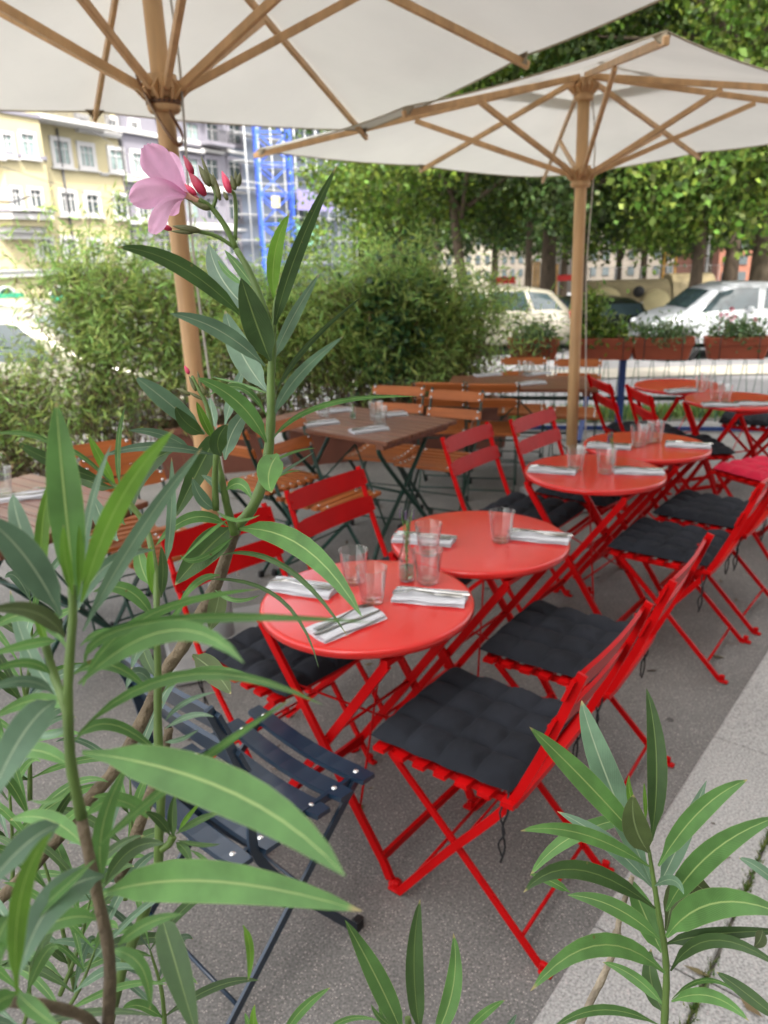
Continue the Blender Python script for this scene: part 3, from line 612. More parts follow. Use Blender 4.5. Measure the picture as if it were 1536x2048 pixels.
# ---------------------------------------------------------------- umbrellas
def umbrella(name, label, base, rim, apex, runner_z, top_r, order, vent, strap=False, leanxy=(0, 0), pole_r=.035, cordside=1):
    """rim: 8 rim points (corner, side, corner ...) ; apex: top of the canopy"""
    B = Vector((base[0], base[1], 0)); t = thing(name, label, 'umbrella', B, 0, 'off white square parasols on wooden poles')
    rim = [Vector(p)-B for p in rim]; A = Vector(apex)-B
    def ax(z): return Vector((leanxy[0]*z, leanxy[1]*z, z))
    mb = MB(); mb.tube([ax(z) for z in (.05, 1.0, 2.0, A.z-.03)], pole_r, 20); mb.build('pole', M['uwood'], t)
    # canopy: 8 sewn panels between the ribs, slightly hollow between them
    vf = .22 if vent else .0
    for i in range(8):
        p, q = rim[i], rim[(i+1) % 8]; mb = MB()
        def f(u, v, p=p, q=q):
            s_ = vf+(1-vf)*v; e = p.lerp(q, u); d = A.lerp(e, s_); sag = 4*u*(1-u)*s_
            inward = (A-e); inward.z = 0; inward.normalize()
            return d+Vector((0, 0, .035))-Vector((0, 0, .028*sag*(1-.2*v)))+inward*(.012*sag*v)+Vector((0, 0, .003*math.sin(25*v+4*u)*u*(1-u)*4))
        mb.grid(f, 10, 14); mb.build('canopy_panel', M['canvas'], t)
        mb = MB(); mb.tube([f(u/10, 1.)+Vector((0, 0, -.004)) for u in range(11)], .004, 5); mb.build('hem', M['hem'], t)
    if vent:
        A2 = A+Vector((0, 0, .02))
        for i in range(8):
            p, q = A.lerp(rim[i], .30), A.lerp(rim[(i+1) % 8], .30); mb = MB()
            mb.grid(lambda u, v: A2.lerp(p.lerp(q, u), v)+Vector((0, 0, .055)), 4, 4); mb.build('vent_panel', M['canvas'], t)
    # ribs and struts
    Rn = ax(runner_z)
    for i, p in enumerate(rim):
        d = (p-A); dn = d.normalized(); a0 = A+dn*.05; e = A+d*1.012
        mb = MB(); mb.bar(a0, e, .021, .032, bev=.003); r_ = mb.build('rib', M['uwood'], t)
        tt = (.40 if i % 2 == 0 else .53) if strap else (.5 if i % 2 == 0 else .62)
        j = A+d*tt-Vector((0, 0, .022)); hd = Vector((d.x, d.y, 0)).normalized(); sdv = Vector((-hd.y, hd.x, 0))
        mb = MB()
        mb.bar(Rn+hd*(pole_r+.035)+sdv*.0, j+sdv*.0, .022, .030, bev=.003)
        mb.build('strut', M['uwood'], t)
        # pocket of cloth reinforcing the rib end
        c = A+d*.985; mb = MB(); s1 = (rim[(i+1) % 8]-p).normalized()*.05; s2 = (rim[(i-1) % 8]-p).normalized()*.05
        up = Vector((0, 0, .028)); mb.add([c+up, c+s1+up, c+d*.022+up, c+s2+up, c-Vector((0, 0, .018)), c+d*.022-Vector((0, 0, .016))], [(0, 1, 2), (0, 2, 3), (1, 4, 5, 2), (3, 2, 5, 4)]); mb.build('rib_pocket', M['hem'], r_)
    for nm, zc, k in (('runner', runner_z, 1), ('top_hub', A.z-.06, .9)):
        mb = MB(); c = ax(zc); rr = pole_r
        mb.lathe([(rr+.001, -.075), (rr+.016, -.075), (rr+.024*k, -.065), (rr+.026*k, -.045), (rr+.014, -.036), (rr+.014, -.028), (rr+.026*k, -.022), (rr+.026, .004), (rr+.020, .02), (rr+.020, .045), (rr+.001, .048)], 32, c)
        for i, p in enumerate(rim):
            hd = Vector((p.x-A.x, p.y-A.y, 0)).normalized(); sdv = Vector((-hd.y, hd.x, 0))
            for s in (-1, 1): mb.bar(c+hd*(rr+.008)+sdv*s*.018+Vector((0, 0, -.02)), c+hd*(rr+.040)+sdv*s*.018+Vector((0, 0, .012)), .010, .05)
        mb.build(nm, M['uwood'], t)
    # pull cord down the pole
    s = cordside; mb = MB(); x = pole_r+.022
    mb.tube(catmull([ax(A.z-.1)+Vector((s*x*.8, -.01, 0)), ax(runner_z+.1)+Vector((s*x*1.3, -.01, 0)), ax(runner_z-.5)+Vector((s*x*.9, -.01, 0)), ax(1.2)+Vector((s*x*1.05, -.012, 0)), ax(.35)+Vector((s*x*1.6, -.01, 0))], 5), .0045, 6)
    mb.build('cord', M['rope'], t)
    if strap:
        mb = MB(); c = ax(runner_z-.02); x = pole_r+.012
        mb.strip(catmull([c+Vector((-x*1.6, -.05, .06)), c+Vector((-x*.9, -x*1.25, -.02)), c+Vector((x*.3, -x*1.45, -.12)), c+Vector((x*1.1, -x*1.1, -.165)), c+Vector((x*1.35, -x*.7, -.13)), c+Vector((x*.7, -x*1.3, -.06))], 5), .026, .005, (.3, -1, .3))
        mb.build('strap', M['leather'], t)
        mb = MB(); mb.lathe([(pole_r+.022, -.052), (pole_r+.028, -.05), (pole_r+.028, -.034), (pole_r+.022, -.032)], 24, ax(runner_z)); mb.build('belt', M['leather'], t)
        mb = MB()
        for k in range(7): a = -PI/2+(-3+k)*.28; mb.tube([ax(runner_z-.043)+Vector((math.cos(a), math.sin(a), 0))*(pole_r+.027), ax(runner_z-.043)+Vector((math.cos(a), math.sin(a), 0))*(pole_r+.031)], .003, 6)
        mb.build('studs', M['black'], t)
        mb = MB(); mb.tube([ax(runner_z-.2)+Vector((-.002, -pole_r-.002, 0)), ax(runner_z-.2)+Vector((-.002, -pole_r+.01, 0))], .006, 8); mb.build('pin_hole', M['black'], t)
    mb = MB(); mb.box((0, 0, .0405), (.50, .50, .075), Matrix.Rotation(R(20), 3, 'Z'), bev=.012); mb.build('base', M['concrete'], t)
    mb = MB(); mb.lathe([(pole_r+.002, .0), (pole_r+.012, .0), (pole_r+.012, .26), (pole_r+.002, .262)], 20, (0, 0, .078)); mb.build('base_sleeve', M['steelg'], t)
    return t
M['steelg'] = mat('grey_painted_steel', (.40, .41, .42), .5, metal=.3)
def sq_rim(cx, cy, a, yaw, z, tx, ty):
    out = []
    for u, v in ((1, 1), (0, 1), (-1, 1), (-1, 0), (-1, -1), (0, -1), (1, -1), (1, 0)):
        X = (u*math.cos(yaw)-v*math.sin(yaw))*a; Y = (u*math.sin(yaw)+v*math.cos(yaw))*a
        out.append(Vector((cx+X+tx*z, cy+Y+ty*z, z-tx*X-ty*Y)))
    return out
r1 = sq_rim(-.71, 3.004, 1.5, .459, 2.369, -.017, .025)
r1[0] = G(730, 272, 2.30); r1[1] = G(190, 236, 2.335); r1[7] = G(1050, 128, 2.375)
U1A = Vector((-.71-.017*2.74, 3.004+.025*2.74, 2.85))
umbrella('garden_umbrella', 'large off white square umbrella nearest the camera, filling the top left', (-.71, 3.004), r1, U1A, 2.20, 0, 0, False, True, (-.017, .025), .034)
k = 1.93
r2 = sq_rim(.652*k, 2.616*k, .731*k, .69, 1.6291+(1.956-1.6291)*k, -.006, .036)
# that fit is about the camera height, so scaled about it
rel = [(p) for p in r2]
U2A = Vector((.652*k-.006*2.4, 2.616*k+.036*2.4-.06, 1.6291+(2.129-1.6291)*k))
rc = sum(r2, Vector())/8
umbrella('garden_umbrella', 'smaller looking off white square umbrella with a bright vent, behind at the right', (U2A.x+.02, U2A.y-.12), r2, U2A, CAMH+(2.03-CAMH)*1.93/1.8, 0, 0, True, False, (-.008, .045), .036)

# ---------------------------------------------------------------- unseen cafe house right of the pavement, added and sized to shade the patio
M['cafewall'] = mat('cafe_render', (.46, .43, .38), .85, noise=.06, nscale=.8, bump=.1)
M['plinth'] = mat('stone_plinth', (.22, .21, .2), .8, noise=.12)
cf = thing('cafe_shade_building', 'tall unseen cafe house right of the granite slabs, added to shade the patio', 'building', K0+KV*2.45, R(51.2))
mb = MB(); mb.box((-2.5, -5, 7.6), (17, 10, 14.2)); mb.build('wall', M['cafewall'], cf)
mb = MB(); mb.box((-2.5, -5+.03, .26), (17.05, 10.06, .5)); mb.build('plinth', M['plinth'], cf)
mb = MB(); mb.box((-2.5, -4.9, 14.85), (17.6, 10.8, .3)); mb.build('cornice', M['plinth'], cf)
for fl_ in range(4):
    for c_ in range(6):
        x = -9.5+c_*2.85; z0_ = .95+fl_*3.45; h_ = 2.1; mb = MB()
        for s in (-1, 1): mb.box((x+s*.66, .03, z0_+h_/2), (.10, .10, h_+.1)); mb.box((x, .032, z0_+h_/2+s*(h_/2)), (1.42, .104, .10))
        mb.box((x, .02, z0_+h_/2), (.06, .07, h_)); w__ = mb.build('window', M['plinth'], cf); mb = MB(); mb.box((x, .004, z0_+h_/2), (1.24, .03, h_-.08)); mb.build('pane', M['winglass'] if 'winglass' in M else M['carglass'], w__)

# ---------------------------------------------------------------- railing with flower boxes
fa, fb = Vector((.7, 7.35, 0)), Vector((5.2, 6.62, 0)); fd = (fb-fa).normalized()
fn = thing('railing', 'low mesh railing with blue posts and dark rails carrying the flower boxes', 'fence')
for s_ in (.1, 1.55, 3.0, 4.5):
    mb = MB(); c = fa+fd*s_; mb.box((c.x, c.y, .42), (.06, .06, .84), bev=.008); mb.build('post', M['bluepost'], fn)
for z, m in ((.78, 'darkrail'), (.30, 'darkrail')):
    mb = MB(); mb.bar(fa+Vector((0, 0, z)), fb+Vector((0, 0, z)), .03, .035); mb.build('rail', M[m], fn)
mb = MB(); mb.bar(fa+Vector((0, -.06, .03)), fb+Vector((0, -.06, .03)), .03, .035); mb.build('bottom_rail', M['bluepost'], fn)
mb = MB(); c = fa+fd*1.3; mb.bar((c.x-.25, c.y-.55, .02), (c.x-.05, c.y-.03, .42), .04, .03); mb.build('prop', M['bluepost'], fn)
mb = MB(); L_ = (fb-fa).length; n = 34
for i in range(n):
    x = i*L_/n; p = fa+fd*x
    for d in (-1, 1): mb.tube([p+Vector((0, 0, .08)), p+fd*(d*.07)+Vector((0, 0, .76))], .0032, 4, False)
o = mb.build('wire_mesh', M['wire'], fn); o['kind'] = 'stuff'
def leafcloud(n, pos, size, aspect=.35, updir=None, jitter=.6, name='leaves', m=None, parent=None, kind=None, curl=0.25):
    """n leaf faces at pos(n,3); size scalar or array; each a bent diamond of 2 quads"""
    c = pos; d = RNG.normal(size=(n, 3))*jitter
    if updir is not None: d = d+updir
    d /= np.linalg.norm(d, axis=1)[:, None]+1e-9
    q = RNG.normal(size=(n, 3)); s = np.cross(d, q); s /= np.linalg.norm(s, axis=1)[:, None]+1e-9; nn = np.cross(s, d)
    L = (np.ones(n)*size*(.6+.8*RNG.random(n)))[:, None]
    v = np.stack([c, c+d*L*.5+s*L*aspect*.5, c+d*L-nn*L*curl, c+d*L*.5-s*L*aspect*.5], 1).reshape(-1, 3)
    me = bpy.data.meshes.new(name); me.vertices.add(4*n); me.vertices.foreach_set('co', v.ravel().astype('f'))
    idx = np.arange(4*n).astype('i'); me.loops.add(4*n); me.loops.foreach_set('vertex_index', idx)
    me.polygons.add(n); me.polygons.foreach_set('loop_start', (np.arange(n)*4).astype('i')); me.polygons.foreach_set('loop_total', np.full(n, 4, 'i'))
    me.update(calc_edges=True); me.materials.append(m)
    o = bpy.data.objects.new(name, me); COL.objects.link(o)
    if parent: o.parent = parent
    if kind: o['kind'] = kind
    return o
boxes = [(1062, 1), (1200, 2), (1314, 3), (1462, 4)]
blabs = ['terracotta flower box on the railing, leftmost, overgrown by trailing herbs', 'terracotta flower box on the railing behind the umbrella pole, with a tall leafy plant', 'third terracotta flower box from the left, before the white car', 'rightmost terracotta flower box in the photo, with small red flowers']
plabs = ['loose grey green herb spilling from the leftmost flower box', 'tall bright green basil like plant in the second flower box', 'low silvery plant in the third flower box', 'silvery plant with red flowers in the rightmost flower box']
bcen = []
for i, (px, _) in enumerate(boxes):
    # where the sight line meets the railing
    q = G(px, 700, .68); sx = q.x/q.y; tt = (sx*fa.y-fa.x)/(fd.x-sx*fd.y); c = fa+fd*tt-Vector((0, .10, 0)); bcen.append(c)
    ang = math.atan2(fd.y, fd.x); t = thing('flower_box', blabs[i], 'flower box', (c.x, c.y, .675), ang, 'terracotta flower boxes on the railing')
    w2 = .27 if i != 0 else .23; mb = MB()
    def ring(w, d, z): return [(w*x, d*y, z) for x, y in ((-1, -.55), (-.93, -1), (.93, -1), (1, -.55), (1, .55), (.93, 1), (-.93, 1), (-1, .55))]
    rs = [ring(w2*.86, .065, 0), ring(w2*.97, .082, .115), ring(w2*.985, .084, .12), ring(w2, .09, .123), ring(w2*1.02, .094, .19), ring(w2*1.0, .092, .195), ring(w2*.95, .082, .193), ring(w2*.93, .08, .16)]
    vs = sum(rs, []); mb.add(vs, [(r*8+k, r*8+(k+1) % 8, r*8+8+(k+1) % 8, r*8+8+k) for r in range(7) for k in range(8)]+[tuple(reversed(range(8)))])
    mb.build('trough', M['terracotta'], t)
    mb = MB(); mb.add(ring(w2*.94, .081, .165), [tuple(range(8))]); mb.build('soil', M['soil'], t)
    mb = MB()
    for s in (-1, 1): mb.tube([(s*w2*.6, -.10, .0), (s*w2*.6, -.10, .2), (s*w2*.6, .13, .2)], .004, 5)
    mb.build('hanger', M['darkrail'], t)
    # plant
    t = thing('potted_plant', plabs[i], 'plant', (c.x, c.y, .84), ang, 'plants in the flower boxes')
    n = 900; pos = RNG.normal(size=(n, 3))*np.array([w2*.5, .08, .06])+np.array([0, 0, .06])
    if i == 1: pos[:500] = RNG.normal(size=(500, 3))*np.array([.065, .05, .10])+np.array([-.12, 0, .22])
    if i == 0: pos[:250, 2] -= .10; pos[:250, 1] -= .06
    pos[:, 2] = np.maximum(pos[:, 2], -.16); up = np.array([0, 0, .6])
    leafcloud(n, pos, .045 if i != 1 else .06, .4, up, .8, 'foliage', M['herb'] if i != 1 else M['basil'] if 'basil' in M else M['lime'], t)
    mb = MB()
    for _ in range(26):
        x, y = random.gauss(0, w2*.45), random.gauss(0, .04); mb.tube([(x*.8, y*.5, 0), (x, y, .08+random.random()*.14)], .002, 4, False)
    mb.build('stems', M['stemg'], t)
    if i == 3:
        for kx in range(6):
            mb = MB(); x = -.22+random.random()*.4; z = .17+random.random()*.09; mb.tube([(x, 0, 0), (x, 0, z)], .0018, 4)
            for a in range(6): an = a*PI/3; mb.add([(x, 0, z), (x+.02*math.cos(an-.4), .012*math.sin(an), z+.02*math.sin(an-.4)), (x+.026*math.cos(an), -.01, z+.026*math.sin(an)), (x+.02*math.cos(an+.4), .01, z+.02*math.sin(an+.4))], [(0, 1, 2, 3)])
            mb.build('flower', M['bud'], t)
# grass verge
n = 16000; gx = RNG.random(n)*12+.6; gy = 7.45+RNG.random(n)*1.85; pos = np.stack([gx, gy, -(gy-7.5)*.19+.0], 1)
gr = leafcloud(n, pos, .14, .12, np.array([0, 0, 2.2]), .7, 'grass', M['grass'], kind='stuff'); gr['label'] = 'ragged grass and weeds on the verge behind the railing'; gr['category'] = 'grass'
M['basil'] = mat('basil_leaf', (.06, .20, .03), .5, island=.4, huevar=.02, trans=.3)
# ---------------------------------------------------------------- bamboo hedge in planters
HP = [(-3.35, 5.55), (-2.75, 5.7), (-2.1, 5.85), (-1.5, 5.98), (-.95, 6.1), (-.4, 6.2), (.0, 6.32), (.32, 6.45), (.58, 6.6)]
HH = [1.0, 1.0, 1.85, 1.70, 1.52, 1.60, 1.55, 1.68, 1.35]
hlab = ['bamboo plant at the left edge, in front of the pale car', 'low sparse bamboo plant under the yellow building, near the left edge', 'tall dense bamboo plant with loose shoots, left of the near umbrella pole', 'bamboo plant right of the near umbrella pole', 'bamboo plant below the blue crane', 'bamboo plant behind the large wooden table, left of its bottle', 'bamboo plant behind the large wooden table, mixed with dark ivy leaves', 'bamboo plant behind the riveted wooden chair backs', 'last bamboo plant at the right end of the hedge, next to the flower boxes']
for i in range(2, 5):
    a = Vector((-3.3+i*.98, 5.52+i*.27, 0)); t = thing('planter', ['brown planter trough under the hedge, leftmost', 'brown planter trough under the hedge, left of the near umbrella pole', 'brown planter trough behind the left end of the large wooden table', 'brown planter trough behind the large wooden table', 'brown planter trough at the right end of the hedge'][i], 'planter', a, R(15), 'brown planter troughs under the hedge')
    mb = MB(); vs = []
    for w_, d_, z in ((.42, .17, 0), (.45, .19, .34), (.47, .205, .345), (.47, .205, .40), (.44, .18, .40), (.43, .17, .33)): vs += [(-w_, -d_, z), (w_, -d_, z), (w_, d_, z), (-w_, d_, z)]
    mb.add(vs, [(r*4+k, r*4+(k+1) % 4, r*4+4+(k+1) % 4, r*4+4+k) for r in range(5) for k in range(4)]); mb.build('trough', M['terra2'], t)
    mb = MB(); mb.box((0, 0, .335), (.85, .33, .01)); mb.build('soil', M['soil'], t)
for i, ((x, y), H) in enumerate(zip(HP, HH)):
    t = thing('bamboo_plant', hlab[i], 'bamboo', (x, y, .34 if i > 2 else .0), 0, 'bamboo plants forming the hedge')
    H = H+(.34 if i < 3 else 0)
    mb = MB(); pts = []
    for c in range(60):
        bx, by = random.gauss(0, .20), random.gauss(0, .08); h = (H-.34)*random.uniform(.45, 1.1)*(1-.25*abs(bx)/.4); lean = random.gauss(0, .20), random.gauss(-.03, .12)
        p = [Vector((bx, by, 0)), Vector((bx+lean[0]*.25, by+lean[1]*.3, h*.5)), Vector((bx+lean[0], by+lean[1], h*.92)), Vector((bx+lean[0]*1.7, by+lean[1]*1.6, h*.97))]
        q = catmull(p, 5); mb.tube(q, [.0045-.003*k/len(q) for k in range(len(q))], 4, False)
        for k, w_ in enumerate(q):
            if w_.z > (H-.34)*.22: pts += [w_]*(1+int(4*w_.z/(H-.34)))
    mb.build('culms', M['culm'], t)
    pts = np.array([tuple(v) for v in pts]); n = 8600 if H > 1.35 else 3400
    pos = pts[RNG.integers(0, len(pts), n)]+RNG.normal(size=(n, 3))*np.array([.085, .085, .08])
    leafcloud(n, pos, .088, .115, np.array([0, 0, -.15]), .8, 'foliage', M['bamboo'], t)
    n = 2600; pos = RNG.normal(size=(n, 3))*np.array([.22, .09, .0])+np.stack([0*np.arange(n), 0*np.arange(n), RNG.random(n)**1.2*.85*(H-.34)], 1); leafcloud(n, pos, .08, .16, np.array([0, 0, -.4]), .7, 'dry_foliage', M['dryleaf'], t)
    if i == 6:
        pos = RNG.normal(size=(700, 3))*np.array([.16, .08, .28])+np.array([.1, -.22, .72]); leafcloud(700, pos, .06, .75, None, 1, 'ivy', M['bambood'], t)
    if i == 2:   # the loose shoots rising over the hedge
        mb = MB(); sp_ = []
        for px, py in ((232, 378), (262, 372), (180, 420), (85, 400), (300, 420), (330, 430)):
            top = P(px, py, 5.75)-Vector((x, y, 0)); q = catmull([(top.x*.3, 0, 1.1), (top.x*.75, top.y*.5, top.z*.8+.1), top], 6); mb.tube(q, .0025, 4, False); sp_ += [tuple(v) for v in q]
        mb.build('shoots', M['culm'], t); sp_ = np.array(sp_); pos = sp_[RNG.integers(0, len(sp_), 700)]+RNG.normal(size=(700, 3))*.035
        leafcloud(700, pos, .08, .15, np.array([.3, 0, -.4]), .8, 'foliage', M['bamboo'], t)
# ---------------------------------------------------------------- trees
def tree(px, d, H, crown_r, z0, label, tr=.2, leaf=.2, n=9000, m='lime', bark='bark', lean=0., off=(0, 0), dens=70):
    z0 = z0+(.6 if d < 18 else .9 if d < 35 else .9); H += 1; base = P(px, 500, d); gz = zt(base.y); t = thing('broadleaf_tree', label, 'tree', (base.x, base.y, gz), 0, 'trees across the street')
    c0 = Vector((lean+off[0], off[1], 0)); mb = MB()
    path = catmull([(0, 0, 0), (lean*.2, 0, z0*.4), (lean*.6, 0, z0), (lean, 0, z0+(H-z0)*.35), (lean*1.2, 0, H*.85)], 5); k = len(path)
    mb.tube(path, [tr*(1.25-.4*min(1, j/4)) if j < 5 else tr*.85*(1-.9*(j-5)/(k-5)) for j in range(k)], 12)
    mb.build('trunk', M[bark], t); mb = MB()
    for j in range(9):
        a = j*2.4+px; zb = z0*.9+(H-z0)*random.uniform(.0, .5); r = crown_r*random.uniform(.6, .9)
        st = Vector((lean*min(1, zb/H*1.2), 0, zb)); e = st+Vector((math.cos(a)*r, math.sin(a)*r, r*random.uniform(.15, .7)))
        mb.tube(catmull([st, st.lerp(e, .5)+Vector((0, 0, .3)), e], 4), [tr*.4*(1-.8*q/8) for q in range(9)], 6, False)
    mb.build('limbs', M['bark'], t, kind='stuff')
    cc = RNG.normal(size=(dens, 3)); cc /= np.linalg.norm(cc, axis=1)[:, None]; cc *= (RNG.random(dens)**.45)[:, None]
    cc = cc*np.array([crown_r, crown_r, (H-z0)/2])+np.array([c0.x, c0.y, (H+z0)/2])
    low = RNG.random(dens) < .25; cc[low, 2] = z0-.5+RNG.random(low.sum())*2.6; cc[low, :2] *= RNG.uniform(.6, 1.15, low.sum())[:, None]
    n = int(n*2.1); dens = int(dens); pos = cc[RNG.integers(0, dens, n)]+RNG.normal(size=(n, 3))*crown_r*np.array([.095, .095, .06])
    leafcloud(len(pos), pos, leaf*.66, .75, np.array([0, 0, -.35]), .8, 'crown', M[m], t)
tree(1530, 17.2, 12, 5.4, 2.4, 'big tree at the right edge with a pale patchy trunk', .30, .19, 21000, 'lime', 'barklight', -.1, (.2, -1.6), 140)
tree(1395, 16.5, 11, 4.0, 2.2, 'tree above the white car with bright low leaf clumps', .17, .17, 14000, 'lime', 'bark', .1)
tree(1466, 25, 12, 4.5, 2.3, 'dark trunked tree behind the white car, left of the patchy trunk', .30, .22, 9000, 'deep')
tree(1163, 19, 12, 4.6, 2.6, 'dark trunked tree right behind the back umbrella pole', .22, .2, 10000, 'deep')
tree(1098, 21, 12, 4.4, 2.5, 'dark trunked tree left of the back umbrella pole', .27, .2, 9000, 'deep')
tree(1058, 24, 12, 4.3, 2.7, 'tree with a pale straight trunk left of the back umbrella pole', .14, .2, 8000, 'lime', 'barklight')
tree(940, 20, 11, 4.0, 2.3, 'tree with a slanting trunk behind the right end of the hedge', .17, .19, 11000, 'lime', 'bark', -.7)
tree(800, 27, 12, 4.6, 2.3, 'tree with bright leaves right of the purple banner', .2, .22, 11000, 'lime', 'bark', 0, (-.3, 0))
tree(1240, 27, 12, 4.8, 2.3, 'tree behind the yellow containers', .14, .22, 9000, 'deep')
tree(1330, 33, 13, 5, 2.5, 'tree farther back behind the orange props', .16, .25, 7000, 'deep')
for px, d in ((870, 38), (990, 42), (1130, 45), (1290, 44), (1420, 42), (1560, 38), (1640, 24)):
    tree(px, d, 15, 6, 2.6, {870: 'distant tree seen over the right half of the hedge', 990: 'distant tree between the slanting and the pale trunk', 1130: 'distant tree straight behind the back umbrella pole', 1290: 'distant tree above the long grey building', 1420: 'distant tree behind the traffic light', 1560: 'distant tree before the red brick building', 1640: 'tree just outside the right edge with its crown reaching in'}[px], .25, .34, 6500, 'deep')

# ---------------------------------------------------------------- buildings on the left
M['yellow'] = mat('pale_yellow_render', (.37, .33, .20), .85, noise=.05, nscale=.5, bump=.1, bscale=20)
M['greyb'] = mat('lavender_grey_render', (.17, .165, .195), .85, noise=.08, nscale=.6, bump=.1)
M['white'] = mat('white_trim', (.40, .40, .40), .7, noise=.05)
M['net'] = mat('scaffold_netting', (.18, .21, .27), .8, noise=.12, nscale=.8)
M['purple'] = mat('purple_banner', (.20, .18, .36), .7, noise=.12, nscale=1)
M['greennet'] = mat('green_netting', (.16, .36, .30), .8, noise=.1)
M['crane'] = mat('blue_crane_paint', (.03, .09, .48), .45, noise=.15)
M['slate'] = mat('slate_roof', (.06, .06, .07), .6)
M['awning'] = mat('green_awning', (.02, .22, .13), .7)
M['curtain'] = mat('pale_curtain', (.20, .27, .26), .8, noise=.2, nscale=3)
M['iron'] = mat('dark_iron', (.05, .05, .055), .5)
FO = Vector((-17.1, 56.5, 0)); FU = Vector((.431, .902, 0)).normalized(); FN = Vector((FU.y, -FU.x, 0))
def fac(px, py, out=0.):
    r = CF+CR*((px-768)/FPX)+CU*((1024-py)/FPX); o = FO+FN*out; c0 = Vector((0, 0, CAMH)); tt = (o-c0).dot(FN)/r.dot(FN); q = c0+r*tt
    return (q-FO).dot(FU), q.z
def bthing(name, lab): 
    t = thing(name, lab, 'building', FO, math.atan2(FU.y, FU.x)); return t   # local x along the street, -y towards it
def window(t, u0, z0, u1, z1, frame=.16, mull=2, y=0., curtain=False, trim='white', pane='winglass'):
    w_, h = u1-u0, z1-z0; cx, cz = (u0+u1)/2, (z0+z1)/2; mb = MB()
    for s in (-1, 1): mb.box((cx+s*(w_/2), y-.05, cz), (frame, .16, h+frame))
    for s in (-1, 1): mb.box((cx, y-.052, cz+s*h/2), (w_+frame, .17, frame))
    mb.box((cx, y-.12, z0-frame*.6), (w_+frame*2.2, .26, .09))
    f = mb.build('window', M[trim], t)
    mb = MB()
    for k in range(1, mull): mb.box((u0+w_*k/mull, y-.035, cz), (.075, .06, h-frame))
    mb.box((cx, y-.036, z0+h*.66), (w_-frame, .05, .06)); mb.build('mullion', M['white'], f)
    mb = MB(); mb.box((cx, y-.004, cz), (w_-frame, .03, h-frame)); mb.build('pane', M[pane], f)
    if curtain:
        mb = MB()
        for k in range(mull): mb.box((u0+w_*(k+.5)/mull, y-.021, cz), (w_/mull*.6, .008, h-frame-.1))
        mb.build('curtain', M['curtain'], f)
    return f
yb = bthing('apartment_building', 'pale yellow apartment building with white window frames and a rounded bay, at the upper left')
mb = MB(); mb.box((-14, 6.2, 6.2), (28, 12.4, 18)); mb.build('wall', M['yellow'], yb)
for px0, px1, y0, y1, cu in [(150, 176, 232, 252, 0), (212, 234, 235, 258, 0), (256, 277, 240, 262, 0), (105, 138, 278, 333, 1), (157, 187, 288, 338, 1), (217, 246, 296, 345, 1), (262, 287, 302, 350, 1),
        (120, 151, 380, 431, 0), (170, 198, 385, 433, 0), (228, 256, 388, 438, 0), (274, 296, 392, 442, 0), (73, 104, 472, 520, 0), (123, 153, 473, 521, 0), (177, 203, 476, 522, 0), (232, 257, 478, 523, 0)]:
    a, zb = fac(px0+3, y1-3); b, zt_ = fac(px1-3, y0+3); window(yb, a, zb, b, zt_, .26, 3 if px1-px0 > 29 else 2, 0, cu)
for (pa, ya), (pb, yb_), h, dp in (((150, 262), (305, 286), .16, .35), ((0, 545), (305, 541), .3, .3), ((200, 350), (215, 351), .08, .1)):
    a, za = fac(pa, ya); b, zb = fac(pb, yb_); z = (za+zb)/2; mb = MB()
    if pa == 0: a = -26
    b = min(b, -.05)
    mb.box(((a+b)/2, -dp/2, z), (b-a, dp, h)); mb.box(((a+b)/2, -dp/2-.05, z+h/2+.05), (b-a, dp+.1, .08)); mb.build('cornice', M['white'], yb)
a, z1 = fac(137, 262); a2, z2 = fac(152, 540); mb = MB(); mb.tube([(a2, -.1, z2), (a2, -.1, z1)], .07, 8); mb.build('downpipe', M['iron'], yb)
# rounded bay with its own windows and stepped base
a0, _ = fac(-60, 300); a1, _ = fac(84, 300); _, zt0 = fac(40, 235); _, zb0 = fac(40, 428)
mb = MB(); bp = [(a0, 0), (a0+.9, -1.3), (a1-1.1, -1.3), (a1, 0)]; mb.prism(bp, zb0, zt0); bay = mb.build('bay', M['yellow'], yb)
for k in range(4):
    mb = MB(); sh = .28*k; mb.prism([(a0+sh, 0), (a0+.9+sh*.6, -1.34+sh), (a1-1.1-sh*.6, -1.34+sh), (a1-sh, 0)], zb0-.35*(k+1), zb0-.35*k-.02); mb.build('bay_base', M['white' if k != 1 else 'yellow'], yb)
for pxy in ((0, 238), (0, 318), (0, 423)):
    _, z = fac(40, pxy[1]); mb = MB(); mb.prism([(a0-.1, 0), (a0+.86, -1.42), (a1-1.06, -1.42), (a1+.1, 0)], z-.1, z+.1); mb.build('moulding', M['greyb'], yb)
for px0, px1, y0, y1, cu in [(6, 21, 268, 312, 1), (44, 66, 268, 314, 1), (24, 38, 376, 416, 0), (61, 80, 378, 416, 0), (-30, -8, 268, 312, 1)]:
    a, zb = fac(px0, y1, 1.3); b, z_ = fac(px1, y0, 1.3)
    if b < a1-1.05: window(yb, a, zb, b, z_, .18, 2, -1.3, cu)
    else:
        window(yb, min(a, a1-1.9), zb, a1-1.2, z_, .18, 2, -1.3, cu)
_, z = fac(110, 246); mb = MB(); mb.box((fac(95, 246)[0]+1.2, -.7, z), (5.6, 1.4, .25)); mb.build('balcony_slab', M['white'], yb)
mb = MB()
for k in range(26): mb.box((fac(95, 246)[0]-1.5+k*.21, -1.36, z+.5), (.09, .04, .8))
mb.box((fac(95, 246)[0]+1.15, -1.36, z+.93), (5.6, .06, .06)); mb.build('balcony_railing', M['iron'], yb)
